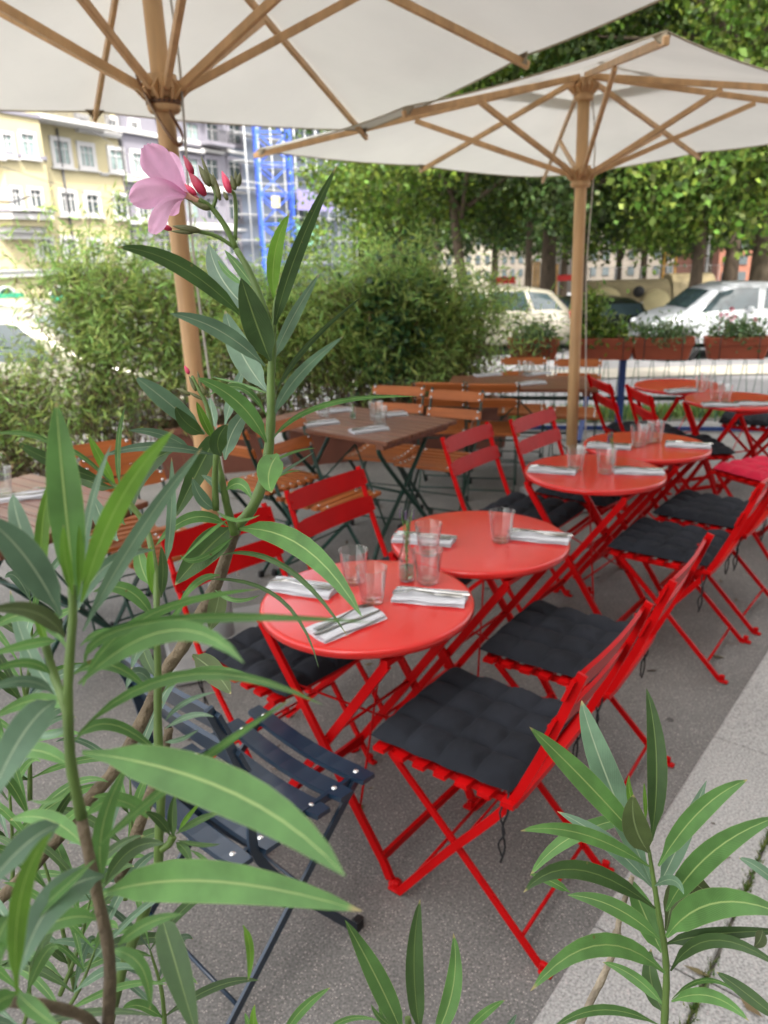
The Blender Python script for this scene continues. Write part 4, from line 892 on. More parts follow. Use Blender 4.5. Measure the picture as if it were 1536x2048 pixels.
for pa, pb in ((-8, 34), (95, 150), (178, 230), (250, 290)):
    a, z1 = fac(pa, 578); b, z0 = fac(pb, 640); c = (a+b)/2; r = (b-a)/2; mb = MB(); zc = z1-r*.5
    prof = [(c+r*math.cos(th), zc+r*.6*math.sin(th)) for th in np.linspace(0, PI, 13)]
    vs = [(a, -.06, -3.2), (b, -.06, -3.2)]+[(x, -.06, zz) for x, zz in prof]; mb.add(vs, [tuple(range(len(vs)))]); mb.build('shop_window', M['winglass'], yb)
    mb = MB(); mb.tube([(x, -.1, zz) for x, zz in prof], .12, 6); mb.build('arch', M['white'], yb)
    mb = MB(); mb.box((c, -.5, zc-.15), (2*r, .9, .3)); mb.build('awning', M['awning'], yb)
gb = bthing('apartment_building', 'lavender grey old building with pediments and a balcony, right of the yellow one')
mb = MB(); mb.box((6.2, 6.2, 7.2), (12.3, 12.4, 20)); mb.build('wall', M['greyb'], gb)
for px in (330, 383, 423, 468):
    for y0, y1 in ((248, 286), (318, 362), (396, 440), (470, 510)):
        a, zb = fac(px-11, y1-(px-423)*-.03); b, z_ = fac(px+11, y0-(px-423)*-.03); f = window(gb, a, zb, b, z_, .25, 2, 0, px == 383, 'greyb')
        mb = MB(); mb.box(((a+b)/2, -.2, z_+.45), (b-a+1.0, .45, .18)); mb.build('pediment', M['white'], gb)
for y in (292, 376, 450):
    _, z = fac(423, y); mb = MB(); mb.box((6.2, -.12, z), (12.3, .25, .28)); mb.build('cornice', M['white'], gb)
a, z = fac(396, 286); b, _ = fac(446, 286); mb = MB(); mb.box(((a+b)/2, -.55, z), (b-a, 1.1, .25)); mb.build('balcony_slab', M['greyb'], gb)
mb = MB()
for k in range(16): mb.box((a+(b-a)*(k+.5)/16, -1.05, z+.5), (.06, .04, .8))
mb.box(((a+b)/2, -1.05, z+.95), (b-a, .07, .07)); mb.build('balcony_railing', M['iron'], gb)
mb = MB(); mb.tube([(.15, -.12, -2.5), (.15, -.12, 17)], .09, 8); mb.build('downpipe', M['iron'], gb)
sb = bthing('scaffolded_building', 'building wrapped in pale scaffold netting with a purple banner, behind the blue crane')
mb = MB(); mb.box((23.0, 6.2, 7), (21, 12.4, 21)); mb.build('wall', M['net'], sb)
for k in range(9):
    mb = MB(); mb.box((22.5, -.9, -1+k*2.), (21, 1.2, .07)); mb.build('scaffold_deck', M['steelg'], sb)
for k in range(12):
    mb = MB(); mb.tube([(12.6+k*1.9, -1.5, -3), (12.6+k*1.9, -1.5, 17)], .05, 6); mb.build('scaffold_tube', M['steelg'], sb)
mb = MB()
def ripple(u, v): a, z1 = fac(592, 378, 1.6); b, z0 = fac(668, 425, 1.6); return (a+(b-a)*u, -1.6-.06*math.sin(20*u+3*v), z0+(z1-z0)*v)
mb.grid(ripple, 24, 8); mb.build('banner', M['purple'], sb)
a, z1 = fac(592, 447, 1.6); b, z0 = fac(640, 490, 1.6); mb = MB(); mb.box(((a+b)/2, -1.62, (z0+z1)/2), (b-a, .06, z1-z0)); mb.build('netting', M['greennet'], sb)
a, z1 = fac(600, 385, 1.7); cu_ = bpy.data.curves.new('banner_lettering', 'FONT')
bpy.data.curves.remove(cu_)
# blue lattice crane mast
cb = P(557, 500, 40); cz = zt(cb.y); ct = thing('crane', 'blue lattice crane mast standing before the scaffolded building', 'crane', (cb.x, cb.y, cz), R(12)); w_ = .82
for sx in (-1, 1):
    for sy in (-1, 1): mb = MB(); mb.bar((sx*w_, sy*w_, 0), (sx*w_, sy*w_, 17), .13, .13, (0, 1, 0)); mb.build('chord', M['crane'], ct)
for k in range(12):
    z = .3+k*1.4; mb = MB()
    for sx, sy, ex, ey in ((-1, -1, 1, -1), (1, -1, 1, 1), (1, 1, -1, 1), (-1, 1, -1, -1)):
        if k % 2: sx, sy, ex, ey = ex, ey, sx, sy
        mb.bar((sx*w_, sy*w_, z), (ex*w_, ey*w_, z+1.4), .07, .07); mb.bar((sx*w_, sy*w_, z), (ex*w_, ey*w_, z), .07, .07); mb.bar((sx*w_, sy*w_, z+1.4), ((sx+ex)/2*w_, (sy+ey)/2*w_, z+.7), .05, .05)
    mb.build('lattice', M['crane'], ct)
q = P(552, 408, 40)-Vector((cb.x, cb.y, cz)); mb = MB(); mb.box((q.x, -w_-.12, q.z), (.42, .04, .55)); mb.build('notice_board', M['yellow'], ct)
for (x0, y0, d0), (x1, y1, d1), lb in [((150, 232, 30), (430, 430, 24), 'thin overhead cable crossing the yellow facade, descending to the right'), ((-20, 326, 24), (330, 425, 30), 'thin overhead cable crossing the lower yellow facade'), ((-20, 402, 22), (60, 392, 24), 'thick dark cable end at the left edge before the yellow bay'), ((480, 361, 26), (612, 364, 26), 'pale lamp cable strung before the blue crane')]:
    mb = MB(); a, b = P(x0, y0, d0), P(x1, y1, d1); mid = (a+b)/2-Vector((0, 0, .1)); mb.tube(catmull([a, mid, b], 6), .012 if x0 != -20 or y0 < 400 else .03, 5)
    tag(mb.build('overhead_cable', M['iron' if x0 < 400 else 'white']), lb, 'cable')
# buildings beyond the trees
def farb(lab, px0, px1, d, ytop, ybot, m, rows, cols, wm='winglass'):
    a, b = P(px0, 500, d), P(px1, 500, d); zt_ = P(px0, ytop, d).z; zb = P(px0, ybot, d).z
    t = thing('far_building', lab, 'building', (a.x, a.y, 0), 0); L_ = b.x-a.x; gz = min(zt(a.y), -1)-.5
    mb = MB(); mb.box((L_/2, 4, (zt_+gz)/2), (L_, 8, zt_-gz)); mb.build('wall', M[m], t)
    for r in range(rows):
        for c in range(cols):
            w_ = L_/cols; h = (zt_-zb)/rows; mb = MB(); mb.box((w_*(c+.5), -.02, zb+h*(r+.5)), (w_*.5, .1, h*.55)); mb.build('window', M[wm], t)
M['fargrey'] = mat('far_grey_render', (.13, .115, .095), .85, noise=.2, nscale=.5)
M['brick'] = mat('red_brick', (.20, .08, .05), .85, noise=.2, nscale=3)
M['cream'] = mat('cream_render', (.26, .24, .19), .85, noise=.06)
farb('long pale building with dark window bands, seen under the trees', 1150, 1380, 62, 465, 560, 'fargrey', 3, 9)
farb('cream building seen behind the slanting tree trunk', 870, 985, 58, 440, 570, 'cream', 4, 6)
farb('grey distant building low under the trees behind the pale trunk', 985, 1150, 75, 455, 560, 'fargrey', 4, 10)
farb('red brick building at the right edge behind the patchy trunk', 1440, 1700, 50, 440, 570, 'brick', 4, 8)
# distant wood closing the street
n = 60000; pos = np.stack([RNG.uniform(-4, 95, n), RNG.uniform(88, 104, n), -3+30*RNG.random(n)**.8], 1); pos[:, 2] *= .75+.25*np.sin(pos[:, 0]*.35)
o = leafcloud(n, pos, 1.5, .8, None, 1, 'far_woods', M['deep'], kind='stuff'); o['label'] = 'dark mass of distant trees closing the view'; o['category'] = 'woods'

# ---------------------------------------------------------------- vehicles
M['silver'] = mat('silver_car_paint', (.25, .235, .19), .3, metal=.3, coat=.6)
M['carwhite'] = mat('white_car_paint', (.32, .34, .36), .3, coat=.6)
M['carblack'] = mat('black_car_paint', (.012, .013, .015), .2, coat=1)
M['tyre'] = mat('tyre', (.015, .015, .015), .8)
M['rim'] = mat('alloy_rim', (.5, .5, .5), .3, metal=.9)
M['lampred'] = mat('tail_lamp', (.45, .01, .01), .2, coat=1)
M['lampclear'] = mat('headlamp', (.75, .78, .80), .1, coat=1)
def car(name, lab, loc, rz, L_, W_, H_, stations, paint, doors, wins, wheels):
    """stations: (x, belt z, roof z, half width share, roof half width share)"""
    t = thing(name, lab, 'car', loc, rz, 'cars parked across the street'); st = np.array(stations)
    def S_(x): return [np.interp(x, st[:, 0], st[:, k]) for k in range(1, 5)]
    hw = W_/2
    def sec(x):
        bz, rz_, wb, wr = S_(x); b, r = wb*hw, wr*hw
        return [(x, b*.86, .22), (x, b*.99, .34), (x, b, .55), (x, b*.985, bz-.12), (x, b*.93, bz), (x, (b*.93+r)/2*1.01, (bz+rz_)/2), (x, r, rz_-.05*(rz_-bz > .1)-.0), (x, r*.8, rz_-.012), (x, 0, rz_)]
    xs = np.linspace(st[0, 0], st[-1, 0], 40); mb = MB(); rows = []
    for x in xs:
        h = sec(x); rows.append(h+[(a, -b, c) for a, b, c in reversed(h[:-1])])
    k = len(rows[0]); vs = sum(rows, []); fs = [(i*k+j, i*k+j+1, (i+1)*k+j+1, (i+1)*k+j) for i in range(len(xs)-1) for j in range(k-1)]
    fs += [tuple(range(k)), tuple(len(vs)-k+i for i in reversed(range(k)))]; mb.add(vs, fs, True); mb.build('body', M[paint], t)
    def side(x, f, s, out):                                        # f 0 at the belt, 1 at the roof edge
        h = sec(x); a, b, c = Vector(h[4]), Vector(h[5]), Vector(h[6]); p = a.lerp(b, f*2) if f < .5 else b.lerp(c, f*2-1)
        return Vector((p.x, s*(p.y+out), p.z+out*.3))
    for s in (-1, 1):
        for poly in wins:
            mb = MB(); (xa, xb, xc, xd) = poly         # bottom rear, bottom front, top front, top rear
            mb.grid(lambda u, v: side((xa+(xb-xa)*u)*(1-v)+(xd+(xc-xd)*u)*v, .10+.78*v, s, .006), 8, 6); mb.build('side_window', M['carglass'], t)
        for x in doors:
            mb = MB(); mb.tube([(x, s*(S_(x)[2]*hw*1.0+.001), .34), (x, s*(S_(x)[2]*hw+.003), .6), (x, s*(S_(x)[2]*hw*.985+.002), S_(x)[0]-.1)], .006, 4); mb.build('door_seam', M['black'], t)
            mb = MB(); mb.box((x-.14, s*(S_(x)[2]*hw+.012), S_(x)[0]-.17), (.16, .03, .03), bev=.008); mb.build('door_handle', M[paint], t)
        xm = doors[-1]+.25; mb = MB(); mb.box((xm, s*(hw+.07), S_(xm)[0]+.06), (.1, .17, .12), bev=.03); mb.build('mirror', M[paint if paint != 'silver' else 'black'], t)
        for x in wheels:
            w = MB(); w.add([], []); prof = [(.19, -.10), (.30, -.10), (.32, -.07), (.32, .07), (.30, .10), (.19, .10)]
            q = MB(); q.lathe([(a, b) for a, b in prof], 28); q.v = [(a+x, s*(hw-.09)+c*1.0, b+.315) for a, b, c in q.v]; wh = q.build('wheel', M['tyre'], t)
            q = MB(); q.lathe([(.2, .085), (.19, .10), (.17, .085), (.05, .075), (0, .09)], 24); q.v = [(a+x, s*(hw-.09+c), b+.315) for a, b, c in q.v]; q.build('rim', M['rim'], wh)
            q = MB(); q.lathe([(.345, .0), (.375, .0), (.375, .01), (.345, .01)], 24); q.v = [(a+x, s*(hw*.985+c), b+.315) for a, b, c in q.v if True]; q.build('wheel_arch', M['black'], t)
    return t
# screens: built per car as bent panes just outside the shell
def screens(t, sts, W_, x0, x1, name, inset=.86):
    st = np.array(sts); hw = W_/2; mb = MB()
    def f(u, v):
        x = x0+(x1-x0)*v; rz_ = np.interp(x, st[:, 0], st[:, 2]); wr = np.interp(x, st[:, 0], st[:, 4])*hw; y = (u-.5)*2*wr*inset; return (x, y, rz_+.004+.012*(1-(2*u-1)**2))
    mb.grid(f, 8, 8); mb.build(name, M['carglass'], t)
def lamps(t, xf, xr, hw, zf, zr, front='lampclear'):
    for s in (-1, 1):
        mb = MB(); mb.lathe([(0, .05), (.06, .04), (.10, .0), (.105, -.05)], 14); mb.v = [(xf+c-.02, s*(hw*.72)+a, zf+b*.75) for a, b, c in mb.v]; mb.build('headlight', M[front], t)
        mb = MB(); mb.box((xr+.03, s*hw*.84, zr), (.12, .14, .26), bev=.03); mb.build('tail_light', M['lampred'], t)
WG = [(-2.2, .82, .84, .80, .70), (-2.12, .92, 1.0, .93, .76), (-1.75, .94, 1.38, .98, .76), (-1.2, .93, 1.47, 1, .78), (0, .92, 1.50, 1, .80), (.55, .90, 1.44, 1, .78), (1.25, .90, .99, .99, .80), (1.9, .78, .82, .95, .72), (2.15, .62, .65, .84, .6)]
FI = [(-1.78, .80, .85, .80, .70), (-1.70, .9, 1.0, .92, .72), (-1.38, .93, 1.34, .98, .72), (-.7, .93, 1.47, 1, .76), (.1, .92, 1.49, 1, .77), (.55, .92, 1.38, 1, .74), (1.05, .90, .99, .98, .76), (1.5, .80, .86, .93, .72), (1.76, .60, .66, .8, .6)]
cy = 17.0; p = P(938, 500, cy); c1 = car('parked_car', 'silver estate car parked across the street, behind the two left flower boxes', (p.x, p.y, zt(p.y)), R(186), 4.4, 1.76, 1.5, WG, 'silver', (-.7, .35), [(-1.95, -1.3, -1.15, -1.6), (-1.18, -.35, -.30, -1.08), (-.25, .85, .42, -.22)], (-1.32, 1.36))
screens(c1, WG, 1.76, .62, 1.2, 'windscreen'); screens(c1, WG, 1.76, -2.08, -1.8, 'rear_window'); lamps(c1, 2.1, -2.2, .88, .68, .86)
p = P(1462, 500, 15.3); c2 = car('parked_car', 'small white round backed car parked at the right, behind the flower boxes', (p.x, p.y, zt(p.y)), R(182), 3.6, 1.63, 1.5, FI, 'carwhite', (-.35,), [(-1.40, -.42, -.48, -1.05), (-.30, .86, .45, -.34)], (-1.12, 1.18))
screens(c2, FI, 1.63, .6, 1.02, 'windscreen'); screens(c2, FI, 1.63, -1.68, -1.42, 'rear_window'); lamps(c2, 1.68, -1.78, .81, .70, .80)
p = P(1180, 500, 18.6); c3 = car('parked_car', 'black hatchback seen end on, between the silver and the white car', (p.x, p.y, zt(p.y)), R(96), 4.0, 1.7, 1.5, WG, 'carblack', (-.7, .35), [(-1.95, -1.3, -1.15, -1.6), (-1.18, -.35, -.30, -1.08), (-.25, .85, .42, -.22)], (-1.32, 1.36))
c3.scale = (1, 1, .80); screens(c3, WG, 1.7, -2.08, -1.8, 'rear_window'); lamps(c3, 2.1, -2.2, .85, .68, .86)
p = P(-20, 560, 9.0); c4 = car('parked_car', 'pale silver car at the left edge, half hidden by the bamboo', (p.x, p.y, zt(p.y)-.02), R(8), 4.4, 1.76, 1.5, WG, 'silver', (-.7, .35), [(-1.95, -1.3, -1.15, -1.6), (-1.18, -.35, -.30, -1.08), (-.25, .85, .42, -.22)], (-1.32, 1.36))
screens(c4, WG, 1.76, .62, 1.2, 'windscreen'); lamps(c4, 2.1, -2.2, .88, .68, .86)
p = P(20, 560, 16); c5 = car('parked_car', 'pale car farther off at the left edge under the yellow building', (p.x, p.y, zt(p.y)), R(4), 4.4, 1.76, 1.5, WG, 'silver', (-.7, .35), [(-1.95, -1.3, -1.15, -1.6), (-1.18, -.35, -.30, -1.08), (-.25, .85, .42, -.22)], (-1.32, 1.36))

# ---------------------------------------------------------------- yellow containers and the building site behind the cars
M['rustyellow'] = mat('weathered_yellow_panel', (.27, .22, .12), .7, noise=.3, nscale=2.5, bump=.2)
M['paleyellow'] = mat('pale_yellow_shell', (.58, .50, .27), .6, noise=.12, nscale=3)
M['timber'] = mat('new_timber', (.55, .33, .13), .7, noise=.2, nscale=5)
M['orange'] = mat('orange_yellow_paint', (.75, .38, .03), .5)
M['redb'] = mat('red_barrier', (.6, .03, .03), .5); M['paper'] = mat('white_paper', (.7, .7, .68), .8, noise=.2, nscale=30)
def container(px0, px1, d, ztop, lab, discs, hole=True, sheet=True):
    a, b = P(px0, 500, d), P(px1, 500, d); L_ = b.x-a.x; gz = zt(a.y); t = thing('recycling_container', lab, 'container', ((a.x+b.x)/2, a.y, gz), 0, 'weathered yellow containers behind the cars'); H = ztop-gz
    prof = [(-.62, .15), (-.62, H*.62), (-.5, H*.86), (-.3, H*.97), (0, H), (.3, H*.97), (.5, H*.86), (.62, H*.62), (.62, .15)]
    mb = MB(); n = len(prof); mb.add([(s*L_/2, y, z) for s in (-1, 1) for y, z in prof], [tuple(range(n)), tuple(reversed(range(n, 2*n)))]+[(i, n+i, n+(i+1) % n, (i+1) % n) for i in range(n)]); mb.build('body', M['rustyellow'], t)
    for px, r in discs:
        x = P(px, 500, d).x-(a.x+b.x)/2; mb = MB()
        vs = [(x-r*1.0*math.cos(th)*.9, -.66-.14*math.sin(th), H*.55+r*math.sin(th)*1.0) for th in np.linspace(0, PI, 13)]; k = len(vs)
        vs += [(q[0]*1+.04, .2, q[2]+.02) for q in vs]+[(x, -.7, H*.2)]
        mb.add(vs, [(i, i+1, k+i+1, k+i) for i in range(k-1)]+[(i+1, i, 2*k) for i in range(k-1)]); mb.build('rounded_flap', M['paleyellow'], t)
    if hole:
        x = P(hole, 500, d).x-(a.x+b.x)/2; mb = MB(); mb.lathe([(0, .02), (.12, .02), (.15, 0), (.15, -.03)], 16); mb.v = [(x+p_[0], -.60-p_[2]*1-.03, H*.80+p_[1]) for p_ in mb.v]; mb.build('throw_in_hole', M['black'], t)
        mb = MB(); mb.box((x+.02, -.64, H*.5), (.42, .02, .36)); mb.build('notice', M['paper'], t)
        mb = MB(); mb.box((x-.05, -.655, H*.52), (.12, .006, .14)); mb.build('pictogram', M['black'], t)
    for s in (-1, 1): mb = MB(); mb.box((s*(L_/2-.1), 0, .08), (.1, 1.2, .16)); mb.build('skid', M['iron'], t)
container(985, 1085, 22, .62, 'low weathered yellow container behind the silver car', [(1008, .30), (1058, .34)], False)
container(1160, 1335, 21, .80, 'weathered yellow container with a white notice and pale rounded flaps, left of the white car', [(1204, .52), (1305, .42)], 1270)
container(1340, 1425, 23, .86, 'brownish container just above the bonnet of the white car', [], False)
def hoarding(px0, px1, d, y0, y1, n, lab):
    a, b = P(px0, y1, d), P(px1, y1, d); t = thing('timber_hoarding', lab, 'hoarding', (a.x, a.y, 0)); w_ = (b.x-a.x)/n
    for i in range(n):
        z1 = P(px0, y0+random.uniform(-3, 5), d).z; mb = MB(); mb.box((w_*(i+.5), random.uniform(-.02, .02), (zt(a.y)+z1)/2), (w_*.84, .03, z1-zt(a.y))); mb.build('plank', M['timber'], t)
hoarding(1050, 1116, 27, 526, 565, 9, 'upright fresh timber planks behind the silver car')
hoarding(1151, 1168, 27, 517, 562, 3, 'few upright timber planks right of the back umbrella pole')
for px0, px1, y0, y1, lab in ((992, 1030, 553, 568, 'red barrier board left of the timber planks'), (1114, 1150, 549, 562, 'red barrier board right of the timber planks'), (1150, 1172, 551, 566, 'short red barrier board by the yellow container')):
    a, b = P(px0, y1, 25), P(px1, y0, 25); t = thing('barrier_board', lab, 'barrier', ((a.x+b.x)/2, a.y, 0), 0, 'red barrier boards of the building site'); mb = MB(); mb.box((0, 0, (a.z+b.z)/2), (b.x-a.x, .04, b.z-a.z)); mb.build('board', M['redb'], t)
    mb = MB()
    for s in (-.8, .8): mb.box((s*(b.x-a.x)/2, .04, (zt(a.y)+b.z)/2), (.04, .04, b.z-zt(a.y)))
    mb.build('posts', M['white'], t)
a, b = P(1326, 550, 26), P(1347, 470, 26); t = thing('shoring_frame', 'tall orange and yellow shoring frame rising behind the containers', 'frame', (a.x, a.y, zt(a.y))); gz = zt(a.y)
for s in (0, 1): mb = MB(); mb.bar((s*(b.x-a.x), 0, 0), (s*(b.x-a.x), 0, b.z-gz-(1-s)*.35), .05, .07, (0, 1, 0)); mb.build('post', M['orange'], t)
mb = MB(); mb.bar((-.05, 0, b.z-gz-.40), ((b.x-a.x)+.03, 0, b.z-gz), .05, .12, (0, 0, 1)); mb.build('brace', M['orange'], t)
for k in range(7): mb = MB(); mb.box(((b.x-a.x)/2, .02, .4+k*.3), (b.x-a.x, .04, .05)); mb.build('rung', M['timber'], t)
a = P(1384, 600, 19); t = thing('traffic_light', 'traffic light on a pale pole behind the white car', 'traffic light', (a.x, a.y, zt(a.y))); gz = zt(a.y); zh = P(1384, 500, 19).z-gz
mb = MB(); mb.tube([(0, 0, 0), (0, 0, zh)], .045, 10); mb.build('pole', M['white'], t)
mb = MB(); mb.box((.0, -.06, zh+.0), (.24, .18, .52), bev=.03); mb.build('signal_head', M['black'], t)
for k, mm in enumerate(('lampred', 'orange', 'awning')):
    mb = MB(); mb.lathe([(0, .0), (.06, .0), (.07, -.04)], 14, (0, 0, 0)); mb.v = [(q[0], -.155+q[2]*1, zh+.16-k*.16+q[1]) for q in mb.v]; mb.build('lens', M['black'] if k else M['iron'], t)
a = P(1410, 560, 30); gz = zt(a.y); t = thing('lamp_post', 'thin pale lamp post right of the traffic light', 'lamp post', (a.x, a.y, gz)); zz = P(1410, 455, 30).z-gz
mb = MB(); mb.tube([(0, 0, 0), (0, 0, zz)], [.07, .045], 10); mb.build('pole', M['white'], t); mb = MB(); mb.box((.25, 0, zz), (.6, .12, .08), bev=.02); mb.build('lamp_head', M['steelg'], t)
a, b = P(1180, 560, 24), P(1440, 560, 24); t = thing('site_fence', 'thin wire site fence above the containers', 'fence', (a.x, a.y, 0)); gz = zt(a.y)
for k in range(5):
    u0 = (b.x-a.x)*k/5; mb = MB(); ww = (b.x-a.x)/5-.05; zz = P(1180, 536, 24).z
    mb.tube([(u0, 0, gz+.1), (u0, 0, zz), (u0+ww, 0, zz), (u0+ww, 0, gz+.1)], .018, 6)
    for q in range(1, 9): mb.tube([(u0+ww*q/9, 0, gz+.1), (u0+ww*q/9, 0, zz)], .004, 3, False)
    mb.build('fence_panel', M['steelg'], t)

# ---------------------------------------------------------------- oleander
def leaf_obj(parent, org, tint, B, Mid, T, w, db, dt, phi=None, fold=None, lift=0.):
    """one lanceolate blade from base to tip; w is its breadth in the photograph, db and dt how far away its ends are"""
    pb, pt = P(*B, db), P(*T, dt); pm = P(*Mid, (db+dt)/2-lift)
    phi = random.uniform(-.35, .35) if phi is None else phi; fold = random.uniform(.12, .3) if fold is None else fold
    n = 11; cols = (-1, -.62, -.3, 0, .3, .62, 1); pts = []
    c1 = pm*2-(pb+pt)*.5
    wr = w*((db+dt)/2)/FPX/2/max(.5, math.cos(phi)); vs = []; uvs = []
    L_ = (pt-pb).length; ph0 = random.uniform(0, 6)
    for i in range(n+1):
        t_ = i/n; s = 1-t_; p = pb*(s*s)+c1*(2*s*t_)+pt*(t_*t_); tg = ((c1-pb)*s+(pt-c1)*t_).normalized()
        v = (p-Vector((0, 0, CAMH))).normalized(); sd_ = tg.cross(v).normalized(); nr = sd_.cross(tg)
        if nr.dot(v) > 0: nr = -nr
        tw = phi+.25*(t_-.5)*math.sin(ph0); a = sd_*math.cos(tw)+nr*math.sin(tw); b = nr*math.cos(tw)-sd_*math.sin(tw)
        ww = wr*((math.sin(PI*min(1, max(0, (t_*.985+.008)))**.92)**.72)*(1-.22*t_) if 0 < i < n else (.10 if i == 0 else .02))*.89
        if i == 1: ww *= .62
        for c in cols:
            wv = .05*ww*math.sin(9*t_+ph0+c)*abs(c)
            vs.append(tuple(p+a*(c*ww)+b*(abs(c)*ww*fold+wv)-org)); uvs.append((.5+c/2, t_))
    m_ = len(cols); fs = [(i*m_+j, i*m_+j+1, (i+1)*m_+j+1, (i+1)*m_+j) for i in range(n) for j in range(m_-1)]
    me = bpy.data.meshes.new('leaf'); me.from_pydata(vs, [], fs); me.materials.append(LM[tint]); me.polygons.foreach_set('use_smooth', [True]*len(fs))
    uv = me.uv_layers.new(name='UVMap'); li = np.empty(len(me.loops), 'i'); me.loops.foreach_get('vertex_index', li); uv.data.foreach_set('uv', np.array(uvs)[li].astype('f').ravel())
    o = bpy.data.objects.new('leaf', me); COL.objects.link(o); o.parent = parent; return o
def stem_obj(parent, org, pts, rpx, m='stemg', name='stem', seg=9):
    q = catmull([P(x, y, d)-org for x, y, d in pts], 4); ds = np.interp(np.linspace(0, 1, len(q)), np.linspace(0, 1, len(pts)), [p[2] for p in pts])
    r = rpx if isinstance(rpx, (list, tuple)) else [rpx, rpx]; rr = np.interp(np.linspace(0, 1, len(q)), np.linspace(0, 1, len(r)), r)
    mb = MB(); mb.tube(q, [float(a*d/FPX*(1+.07*math.sin(k*2.1))) for k, (a, d) in enumerate(zip(rr, ds))], seg); return mb.build(name, M[m], parent)
OB = thing('oleander', 'tall oleander with a pink flower and long narrow leaves, filling the left foreground', 'plant', (-.17, .40, .42)); OR_ = Vector((-.17, .40, .42))
OC = thing('oleander', 'leafy oleander sprig in the lower right corner, above the granite slabs', 'plant', (.27, .46, .42)); OCo = Vector((.27, .46, .42))
OD = thing('oleander', 'oleander leaf tips rising at the middle of the bottom edge', 'plant', (.05, .44, .42)); ODo = Vector((.05, .44, .42))
def leaves(par, org, dflt, data):
    for ln in data.strip().split('\n'):
        f = ln.split()
        if len(f) < 8: continue
        v = list(map(float, f[1:])); B, Mi, T, w_ = v[0:2], v[2:4], v[4:6], v[6]
        db = v[7] if len(v) > 7 else dflt; dt = v[8] if len(v) > 8 else db-random.uniform(-.015, .035)
        leaf_obj(par, org, f[0], B, Mi, T, w_, db, dt, phi=v[9] if len(v) > 9 else None)
# stems of the flowering branch
stem_obj(OB, OR_, [(546, 655, .75), (546, 700, .75), (542, 752, .75), (542, 834, .75), (536, 912, .75), (525, 965, .75), (503, 1018, .74), (474, 1051, .74)], [6, 8, 10, 11, 11])
stem_obj(OB, OR_, [(474, 1051, .74), (460, 1090, .74), (436, 1160, .74), (408, 1216, .73), (364, 1295, .72), (333, 1339, .71), (285, 1439, .70), (232, 1536, .68), (175, 1602, .66), (60, 1740, .62), (-60, 1850, .58)], [11, 13, 13, 13, 13], 'stemb')
stem_obj(OB, OR_, [(553, 592, .75), (549, 625, .75), (547, 665, .75)], [4, 6])
stem_obj(OB, OR_, [(472, 498, .75), (497, 540, .75), (520, 595, .75), (545, 668, .75)], [6, 7, 8])
stem_obj(OB, OR_, [(472, 498, .75), (452, 455, .745), (425, 418, .74), (398, 398, .735)], [6, 5])
stem_obj(OB, OR_, [(470, 480, .75), (472, 440, .75), (470, 395, .75), (462, 380, .75)], [4, 4])
stem_obj(OB, OR_, [(468, 494, .75), (432, 472, .745), (390, 461, .74), (360, 454, .74)], [4, 4, 3])
stem_obj(OB, OR_, [(425, 418, .74), (432, 390, .74), (420, 360, .74)], [4, 4])
stem_obj(OB, OR_, [(384, 752, .70), (398, 780, .70), (413, 810, .70), (425, 865, .70), (434, 916, .70), (447, 975, .70), (456, 1020, .71), (470, 1068, .72)], [3, 5, 7, 9])
stem_obj(OB, OR_, [(433, 905, .68), (430, 960, .69), (432, 1020, .70)], [6, 7])
leaves(OB, OR_, .75, '''
d 492 640 365 535 235 494 44 .74 .66 .1
y 548 600 550 505 579 427 36 .75 .74 .2
d 547 662 592 510 674 330 36 .75 .70 .3
d 541 722 510 640 482 556 72 .74 .71 .1
b 546 722 583 640 638 548 30 .76 .80 .4
b 530 732 440 662 340 627 42 .74 .68 .2
b 534 782 482 705 450 621 60 .77 .82 .1
b 506 625 445 560 418 488 56 .78 .84 .1
g 508 575 482 540 449 500 24 .76 .78
g 490 572 455 545 436 520 15 .76 .78
d 552 785 615 690 728 590 14 .75 .80 .7
b 548 832 596 752 688 672 30 .75 .72 .4
g 542 882 640 812 832 793 14 .75 .62 .6
g 533 885 478 806 390 755 44 .74 .66 .1
g 533 832 482 776 416 792 17 .75 .69 .5
g 535 787 480 768 418 753 7 .76 .80 .6
g 556 908 538 945 543 986 64 .73 .66 .0
g 545 925 585 905 632 896 7 .76 .82 .5
b 545 955 580 935 628 904 8 .76 .82 .5
g 530 975 565 948 603 942 6 .76 .82 .5
b 450 850 468 785 494 722 26 .78 .84
b 450 920 466 862 503 812 42 .74 .78 .1
b 410 868 330 800 270 754 48 .70 .62 .1
d 408 868 372 845 351 813 38 .69 .66
y 428 880 408 840 393 803 22 .69 .67
b 432 855 424 825 420 795 26 .72 .74
d 443 912 436 880 456 848 44 .68 .64 .2
b 385 902 325 870 257 861 24 .70 .64
b 432 911 310 893 204 914 24 .69 .60 .2
d 438 862 402 930 347 1040 52 .70 .72 .1
d 348 900 282 945 262 1030 50 .70 .64 .2
b 430 1018 402 995 385 955 32 .70 .68
b 449 992 425 965 403 950 18 .70 .70
g 453 980 480 968 503 998 30 .69 .64
g 455 1052 385 1035 311 1092 30 .72 .62 .2
d 460 1056 412 1100 350 1170 74 .73 .68 .1
g 476 1058 600 1090 724 1234 60 .72 .55 .1
d 440 1110 565 1130 697 1275 15 .73 .62 .6
d 400 1160 550 1190 638 1338 11 .72 .60 .6
g 465 1075 400 1118 360 1110 16 .72 .66
g 440 1150 395 1165 355 1215 18 .73 .66
g 430 1180 470 1200 520 1190 12 .73 .66
o 440 1180 432 1220 418 1262 46 .73 .70
o 385 1310 430 1345 462 1388 56 .72 .68
g 432 1020 470 1040 520 1030 10 .71 .66
g 455 1040 420 1065 352 1130 9 .72 .64 .6
''')
